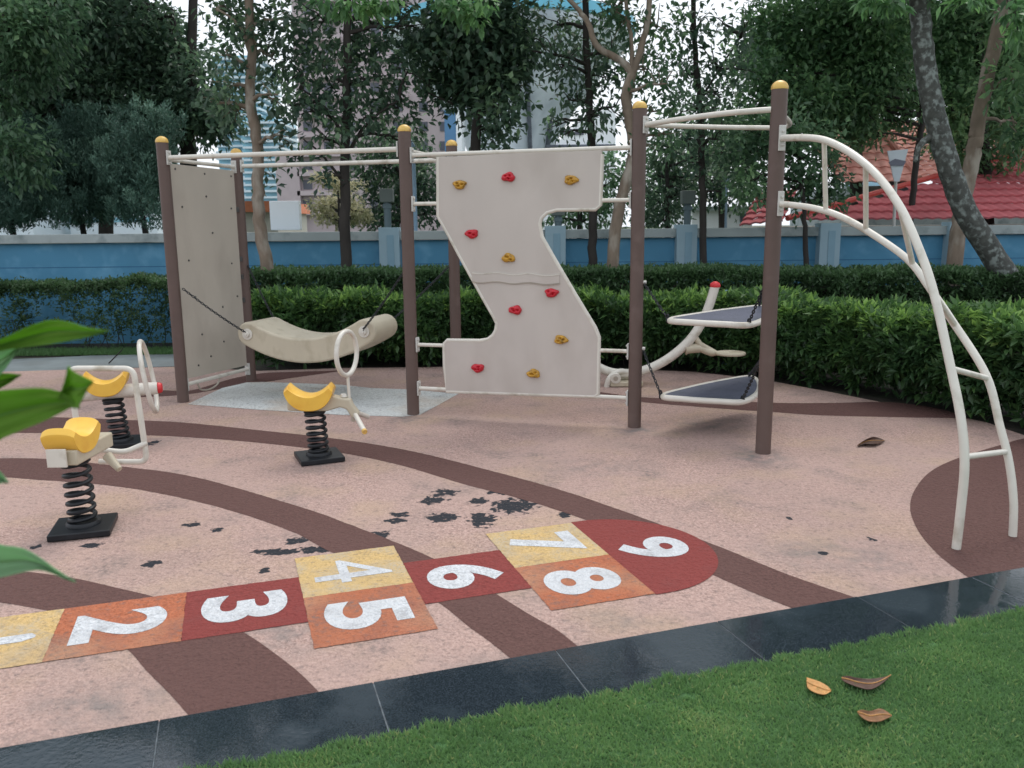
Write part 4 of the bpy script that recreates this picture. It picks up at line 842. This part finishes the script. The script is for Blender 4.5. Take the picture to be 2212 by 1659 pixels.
a=[at(x,y,70) for x,y in((1180,330),(1246,268),(1282,240),(1330,236),(1330,330))]
lo=[Vector((a[0].x,70,0)),Vector((a[-1].x,70,0))]
kid(MB().prism([lo[0]]+a[:4]+[lo[1]],(0,9,0)),'wall',m_whiteb,wh,smooth=False)
for x in(1216,1242):
    c,d=prect(x,x+19,278,291,69.9,.3); kid(MB().box(c,d),'window',m_glassd,wh,smooth=False)
c,d=prect(1180,1330,312,317,69.7,.5); kid(MB().box(c,d),'ledge',m_stain,wh,smooth=False)
bs_=empty('blue_white_block',(-6,80,0),'narrow blue and white building slice left of the funnel tower base','building')
c,d=prect(960,985,238,300,84,6,True); kid(MB().box(c,d),'blue_wall',mk('blue_cladding',hexc(84,130,170),.5,.05,1),bs_,smooth=False)
c,d=prect(985,997,236,300,83.9,6,True); kid(MB().box(c,d),'white_wall',m_whiteb,bs_,smooth=False)
# hut with orange roof + white board
ht=empty('small_hut',(-7,21,0),'cream hut with orange tiled roof behind the wall near the left posts','building')
c,d=prect(520,600,455,500,21,3,True); kid(MB().box(c,d),'wall',m_cream,ht,smooth=False)
a=[at(x,y,20.8) for x,y in((515,458),(525,434),(592,434),(602,458))]; kid(MB().prism(a,(0,3.4,0)),'roof',mk('orange_tile',hexc(196,120,86),.8,.15,6),ht,smooth=False)
c,d=prect(583,647,434,497,13.6,.14); tag(MB().box(c,(d[0],d[1],d[2])).build('white_tank',m_whiteb,smooth=False,bevel=.008),'plain white square water tank standing behind the wall coping','tank')
c,d=prect(360,470,440,500,60,8,True)
# white low house far right-centre
lh=empty('low_white_house',(4,24,0),'low white house seen over the wall beside the tallest post','building')
c,d=prect(1495,1625,452,500,26,5,True); kid(MB().box(c,d),'wall',m_whiteb,lh,smooth=False)
c,d=prect(1490,1630,446,454,25.8,5.4); kid(MB().box(c,d),'roof',m_wall2,lh,smooth=False)
c,d=prect(1600,1612,462,480,25.9,.2); kid(MB().box(c,d),'window',m_glassd,lh,smooth=False)
for i,(x0,x1,yt,Y,mt,lab) in enumerate([(-260,60,300,160,m_slab,'pale distant block glimpsed between the conifers at the left edge'),(140,330,260,170,m_slab,'pale distant block glimpsed above the conifers')]):
    r_=empty('distant_block',(at(x0,490,Y).x,Y,0),lab,'building'); c,d=prect(x0,x1,yt,490,Y,14,True); kid(MB().box(c,d),'wall',mt,r_,smooth=False)
    for k in range(int((480-yt)/26)):
        c,d=prect(x0+6,x1-6,470-k*26,480-k*26,Y-.1,.4); kid(MB().box(c,d),'window_band',m_teal,r_,smooth=False)
# ---- tiled roofs
def tiled(name,root,mat,o,ux,up_,width_fn,courses,ch=.30,tw_=.21,amp=.022):
    """o origin, ux unit along eave, up_ unit up the slope, width_fn(s)->(u0,u1)"""
    ux=Vector(ux).normalized(); up_=Vector(up_).normalized(); nn=ux.cross(up_).normalized()
    if nn.z<0: nn=-nn
    V=[];F=[]
    for i in range(courses):
        u0,u1=width_fn(i*ch+ch/2)
        if u1-u0<.1: continue
        n=int((u1-u0)/(tw_/6))+1; b=len(V)
        for j in range(n+1):
            u=u0+(u1-u0)*j/n; h=amp*(abs(math.sin(u/tw_*math.pi))**1.2)
            p=Vector(o)+ux*u; V.append(p+up_*(i*ch-.03)+nn*(h+.045)); V.append(p+up_*((i+1)*ch)+nn*(h+.004)); V.append(p+up_*(i*ch-.03)+nn*(h+.015))
        for j in range(n): F.append((b+3*j,b+3*j+3,b+3*j+4,b+3*j+1)); F.append((b+3*j,b+3*j+2,b+3*j+5,b+3*j+3))
    return kid(MB().add(V,F),name,mat,root,smooth=True,ang=50)
m_rt=mk('red_roof_tile',hexc(190,104,108),.85,.10,5,.1,40,dirt=hexc(170,94,98),dscale=1.5,spec=.25); m_rt2=mk('salmon_roof_tile',hexc(214,156,142),.8,.14,5,.1,40,dirt=hexc(176,112,100),dscale=2,spec=.2); m_ridge=mk('ridge_tile',hexc(190,72,64),.5,.08,6)
h1=empty('red_roof_house',(8,15,0),'nearest house with deep red tiled hip roof just behind the wall','building')
Y1=14.3; ev=at(1700,480,Y1); ev=Vector((ev.x,Y1,1.70)); pt=math.radians(25)
he=at(2212,336,17.0)
k_=(he.x-ev.x)/((he.y-ev.y)/math.cos(pt)+1e-6)
tiled('roof',h1,m_rt,ev,(1,0,0),(0,math.cos(pt),math.sin(pt)),lambda s:(s*k_*1.0,14.0),13,ch=.30,tw_=.185)
rl=[ev+Vector((s*k_,s*math.cos(pt),s*math.sin(pt)+.05)) for s in np.linspace(0,3.84,12)]
kid(MB().tube(rl,.05,8),'ridge_cap',m_ridge,h1)
# left hip face
tiled('roof',h1,m_rt,ev+Vector((-.62,.6,-.08)),(.62,-.42,.07),(.5,1,.42),lambda s:(0,.75),6,ch=.28,tw_=.185)
kid(MB().box(Vector((ev.x+7.2,16.3,.8)),(14,3.2,1.62)),'wall',m_cream,h1,smooth=False)
h2=empty('salmon_roof_house',(11,24,0),'farther house with faded salmon tiled roof and dark eaves window','building')
Y2=22.5; e2=at(1840,391,Y2); e2=Vector((e2.x,Y2,e2.z)); pt2=math.radians(27)
kid(MB().box(Vector((e2.x+6.5,Y2+3.2,e2.z/2-.1)),(12.4,5,e2.z)),'wall',m_wall2,h2,smooth=False)
c,d=prect(1912,1972,392,424,Y2+.6,.3); kid(MB().box(c,d),'window',m_glassd,h2,smooth=False)
tiled('roof',h2,m_rt2,e2,(1,0,0),(0,math.cos(pt2),math.sin(pt2)),lambda s:(s*.0-.4,13),14,ch=.30,tw_=.27,amp=.035)
# steep gable hip in front-left of that roof
ap=at(1889,268,Y2+1.6); 
g0=at(1800,395,Y2-.3); g1=at(1985,389,Y2-.3)
sl=math.hypot(ap.y-g0.y,ap.z-g0.z); uu=(0,(ap.y-g0.y)/sl,(ap.z-g0.z)/sl)
tiled('roof',h2,m_rt2,g0,(1,0,0),uu,lambda s:((ap.x-g0.x)*min(1,s/sl)*.9,(g1.x-g0.x)-((g1.x-ap.x)*min(1,s/sl)*1.0)),int(sl/.30),ch=.30,tw_=.27,amp=.035)
kid(MB().tube([g1+Vector((0,0,.05)),ap+Vector((0,0,.05))],.09,8),'ridge_cap',m_rt2,h2)
# sky-blue sign house between roofs
db=empty('distant_block',(30,70,0),'small blue and white block with pinkish top seen between the roof peaks','building')
c,d=prect(1924,1985,300,420,60,8,True); kid(MB().box(c,d),'wall',mk('light_blue_render',hexc(160,200,222),.6,.05,1),db,smooth=False)
c,d=prect(1926,1984,280,302,60,8); kid(MB().box(c,d),'top_storey',mk('mauve_render',hexc(150,120,135),.7,.05,1),db,smooth=False)
c,d=prect(1922,1988,272,281,59.8,8.4); kid(MB().box(c,d),'roof',m_slab,db,smooth=False)
for x in(1930,1950,1970):
    c,d=prect(x,x+10,312,324,59.7,.3); kid(MB().box(c,d),'window',m_slab,db,smooth=False)
# give-way sign back, lamp posts, pole
sg=empty('road_sign',tuple(Vector((at(1937,480,14.0).x,14.0,0))),'grey inverted triangular road sign on a pole in front of the red roof','road sign')
kid(MB().prism([at(1917,326,14),at(1962,322,14),at(1943,392,14),at(1932,392,14)],(0,.02,0)),'sign_plate',mk('sign_grey',hexc(205,212,218),.5,.04,5),sg,smooth=False)
kid(MB().prism([at(1920,350,13.985),at(1934,343,13.985),at(1958,348,13.985),at(1952,358,13.985),at(1924,358,13.985)],(0,.012,0)),'sign_plate_dark_band',mk('sign_dark_grey',hexc(110,112,126),.5,.04,5),sg,smooth=False)  # darker grey shape across the upper plate
kid(MB().tube([Vector((at(1937,480,14.05).x,14.05,0)),at(1938,330,14.05)],.025,10),'pole',m_galv,sg)
def lamp(px,ytop,Y,lab):
    b=Vector((at(px,490,Y).x,Y,0)); r_=empty('wall_lamp_post',tuple(b),lab,'lamp post','lamp posts behind the wall'); zt_=at(px,ytop,Y).z
    m1=mk('lamp_grey%d'%px,hexc(92,110,116),.6,.08,5)
    kid(MB().tube([b,Vector((b.x,b.y,zt_-.18))],.055,10),'pole',m1,r_); kid(MB().box(Vector((b.x,b.y,zt_-.08)),(.20,.2,.2)),'lamp_head',mk('lamp_head%d'%px,hexc(96,106,102),.5,.05,5),r_,bevel=.01)
    kid(MB().box(Vector((b.x,b.y,zt_-.24)),(.12,.12,.06)),'collar',m1,r_)
lamp(838,411,13.2,'short grey lamp post with square head left of the second tall post')
lamp(1484,415,13.2,'short grey lamp post between the two tall right posts')
lamp(1206,440,13.2,'short grey lamp post seen in the climbing wall notch')
b=Vector((at(899,490,14).x,14,0)); tag(MB().tube([b,at(892,312,14)],.032,12).tube([at(892,312,14),at(880,292,14),at(850,282,14)],.02,8).build('street_light_pole',mk('pale_blue_pole',hexc(150,178,200),.5,.04,5)),'slim pale blue pole right of the second tall brown post','pole')
b=Vector((at(1570,490,14).x,14,0)); tag(MB().tube([b,at(1570,390,14)],.02,10).lathe([(.03,at(1570,390,14).z),(.02,at(1570,390,14).z+.03)],(b.x,b.y,0),10).build('street_light_pole',mk('thin_pole',hexc(140,160,175),.5,.04,5)),'thin pale pole rising behind the wall between the right posts','pole')
g=gd(1575,700); b=Vector((at(1574,635,9.9).x,9.9,0)); tag(MB().box((b.x,b.y,.45),(.085,.06,.9)).build('marker_post',mk('marker_grey',hexc(120,150,165),.6,.05,6),bevel=.006),'small blue-grey marker post poking out of the hedge by the seesaw','post')
st=at(250,778,10.6); tag(MB().tube([Vector((st.x-.07,10.55,0)),Vector((st.x+.09,10.6,.16))],.008,6).tube([Vector((st.x+.09,10.6,.16)),Vector((st.x+.10,10.61,.19))],.004,6).build('fallen_stick',m_bark2),'thin dark stick lying on the concrete path','stick')
# ================= FOREGROUND PLANT =================
pb=Vector((-1.35,1.45,0)); fp=empty('broad_leaf_plant',tuple(pb),'out-of-focus broad green leaves poking in at the left edge close to camera','plant')
def bleaf(top,bot,Y0,Y1,mat,bow=.02,n=16,m=8,name='leaf',stem=True):
    T=cr([(x,y,0) for x,y in top],4); Bm=cr([(x,y,0) for x,y in bot],4)
    def samp(P,t): f=t*(len(P)-1); i=min(int(f),len(P)-2); return P[i].lerp(P[i+1],f-i)
    V=[]
    for i in range(n+1):
        t=i/n; a=samp(T,t); b=samp(Bm,t); Y=Y0+(Y1-Y0)*t
        for j in range(m+1):
            v=j/m; p=a.lerp(b,v); yy=Y-bow*abs(2*v-1)+.02*(v-.5)-.006*math.sin(j*2.2+i*.3); V.append(at(p.x,p.y,yy))
    k=(m+1)*(n+1); F=[(i*(m+1)+j,i*(m+1)+j+1,(i+1)*(m+1)+j+1,(i+1)*(m+1)+j) for i in range(n) for j in range(m)]
    o=kid(MB().add(V,F),name,mat,fp,ang=180)
    so=o.modifiers.new('solid','SOLIDIFY'); so.thickness=.0012
    mb=MB().tube([v+Vector((0,-.002,0)) for v in [V[i*(m+1)+m//2] for i in range(n+1)]],(.0022,.0006),6); 
    kid(mb,'midrib',m_bark_g,o)
    return o
m_bark_g=mk('leaf_rib',(.16,.30,.08),.4,.1,10)
bleaf([(-160,790),(-60,752),(0,735),(50,712),(105,693),(150,697),(185,708),(236,715)],[(-160,830),(-60,775),(0,757),(60,748),(110,742),(160,733),(200,726),(237,716)],1.30,1.22,m_broad)
bleaf([(-200,870),(-60,850),(0,843),(50,839),(95,838),(135,848),(162,868),(172,880)],[(-200,1040),(-60,985),(0,950),(50,928),(90,912),(130,893),(155,880),(172,881)],1.18,1.16,m_broad)
bleaf([(128,855),(140,820),(147,790),(160,803),(196,820),(200,822)],[(128,858),(140,868),(158,882),(170,878),(185,850),(200,824)],1.17,1.12,m_broad)
bleaf([(-120,770),(-40,757),(0,752),(42,748)],[(-120,860),(-40,830),(0,808),(42,750)],1.34,1.33,m_broad2)
bleaf([(-120,850),(-40,818),(0,808),(45,809)],[(-120,880),(-40,852),(0,838),(46,811)],1.36,1.36,m_broad)
bleaf([(-160,1130),(-60,1160),(0,1176),(50,1184),(90,1206),(120,1228),(163,1256)],[(-160,1260),(-60,1256),(0,1248),(50,1236),(90,1232),(130,1246),(163,1257)],1.20,1.17,m_broad2)
bleaf([(-60,1000),(-20,1010),(0,1018),(18,1040)],[(-60,1060),(-20,1050),(0,1045),(18,1042)],1.2,1.2,m_broad2)
for x,y,Y in((-160,810,1.30),(-200,955,1.18),(-120,815,1.34),(-160,1200,1.2),(-120,865,1.36),(-60,1030,1.2)): kid(MB().tube(cr([pb+Vector((random.uniform(-.03,.03),0,0)),(pb+at(x,y,Y))/2+Vector((-.03,0,.1)),at(x,y,Y)],6),(.010,.004),8),'stem',m_bark_g,fp)
# ================= DEAD LEAVES =================
def dead(label,top,bot,mat,z=.024,lift=.012):
    T=cr([(x,y,0) for x,y in top],4); Bm=cr([(x,y,0) for x,y in bot],4); n=14;m=6
    def samp(P,t): f=t*(len(P)-1); i=min(int(f),len(P)-2); return P[i].lerp(P[i+1],f-i)
    V=[]
    for i in range(n+1):
        t=i/n; a=samp(T,t); b=samp(Bm,t)
        for j in range(m+1):
            v=j/m; p=a.lerp(b,v); V.append(gd(p.x,p.y,z+lift*(abs(2*v-1)**2)*.8*math.sin(math.pi*min(1,t+.1))))
    c=sum(V,Vector())/len(V); V=[v-Vector((c.x,c.y,0)) for v in V]
    F=[(i*(m+1)+j,i*(m+1)+j+1,(i+1)*(m+1)+j+1,(i+1)*(m+1)+j) for i in range(n) for j in range(m)]
    o=MB().add(V,F).build('dead_leaf',mat,None,ang=180); o.location=(c.x,c.y,0); so=o.modifiers.new('solid','SOLIDIFY'); so.thickness=.0015
    MB().tube([V[i*(m+1)+m//2]+Vector((0,0,.002)) for i in range(n+1)],(.0028,.0012),6).build('midrib',m_dead3,o)
    return tag(o,label,'dead leaf','fallen dead leaves')
dead('curled tan dead leaf, leftmost of three on the lawn',[(1742,1463),(1752,1466),(1770,1472),(1788,1482),(1795,1490)],[(1743,1482),(1750,1490),(1765,1497),(1782,1500),(1796,1492)],m_dead3)
dead('long dark brown dead leaf with pale edge, rightmost and farthest on the lawn',[(1818,1462),(1832,1460),(1850,1464),(1880,1466),(1905,1463),(1924,1458)],[(1818,1468),(1832,1476),(1855,1484),(1878,1489),(1900,1480),(1925,1459)],m_dead2)
dead('reddish brown dead leaf, nearest to the bottom edge of the three on the lawn',[(1852,1537),(1862,1533),(1880,1536),(1900,1530),(1915,1536),(1926,1545)],[(1853,1540),(1864,1551),(1880,1558),(1900,1558),(1915,1552),(1927,1547)],m_dead)
dead('dark curled dead leaf lying on the pink rubber floor',[(1852,962),(1868,951),(1885,944),(1900,946),(1911,951)],[(1853,963),(1868,958),(1885,959),(1900,958),(1911,953)],m_dead2,z=.006,lift=.03)
# ================= LIGHT =================
wd_=bpy.data.worlds.new('World'); S.world=wd_; wd_.use_nodes=True; nt=wd_.node_tree; N=nt.nodes; L=nt.links
bg=N['Background']; sky=N.new('ShaderNodeTexSky'); sky.sky_type='NISHITA'; sky.sun_disc=False; sky.sun_elevation=math.radians(58); sky.sun_rotation=math.radians(20); sky.dust_density=6; sky.air_density=1.2
tc=N.new('ShaderNodeTexCoord'); nz=N.new('ShaderNodeTexNoise'); nz.inputs['Scale'].default_value=2.2; nz.inputs['Detail'].default_value=7; L.new(tc.outputs['Generated'],nz.inputs[0])
mr=N.new('ShaderNodeMapRange'); mr.inputs[1].default_value=.3; mr.inputs[2].default_value=.7; mr.inputs[3].default_value=9.2; mr.inputs[4].default_value=11.5; L.new(nz.outputs[0],mr.inputs[0])
cc=N.new('ShaderNodeCombineColor'); 
mu=N.new('ShaderNodeVectorMath'); mu.operation='SCALE'; mu.inputs[0].default_value=(.93,.98,1.06); L.new(mr.outputs[0],mu.inputs['Scale'])
mx=N.new('ShaderNodeMix'); mx.data_type='RGBA'; mx.inputs[0].default_value=.82; L.new(sky.outputs[0],mx.inputs[6]); L.new(mu.outputs[0],mx.inputs[7]); L.new(mx.outputs[2],bg.inputs['Color']); bg.inputs['Strength'].default_value=.10
sl=bpy.data.lights.new('sun','SUN'); sl.energy=1.1; sl.angle=math.radians(25); sl.color=(1,.96,.9); so=bpy.data.objects.new('sun',sl); COL.objects.link(so)
so.rotation_euler=(math.radians(32),0,math.radians(180-20+180)) 
# sun_rotation 20deg: sun stands beyond the wall, slightly right
az=math.radians(20); el=math.radians(58); dv=Vector((math.sin(az)*math.cos(el),math.cos(az)*math.cos(el),math.sin(el))); so.rotation_euler=dv.to_track_quat('Z','Y').to_euler()
S.view_settings.view_transform='Standard'; S.view_settings.look='None'; S.view_settings.gamma=1; S.view_settings.exposure=0.38
S.render.engine='CYCLES'
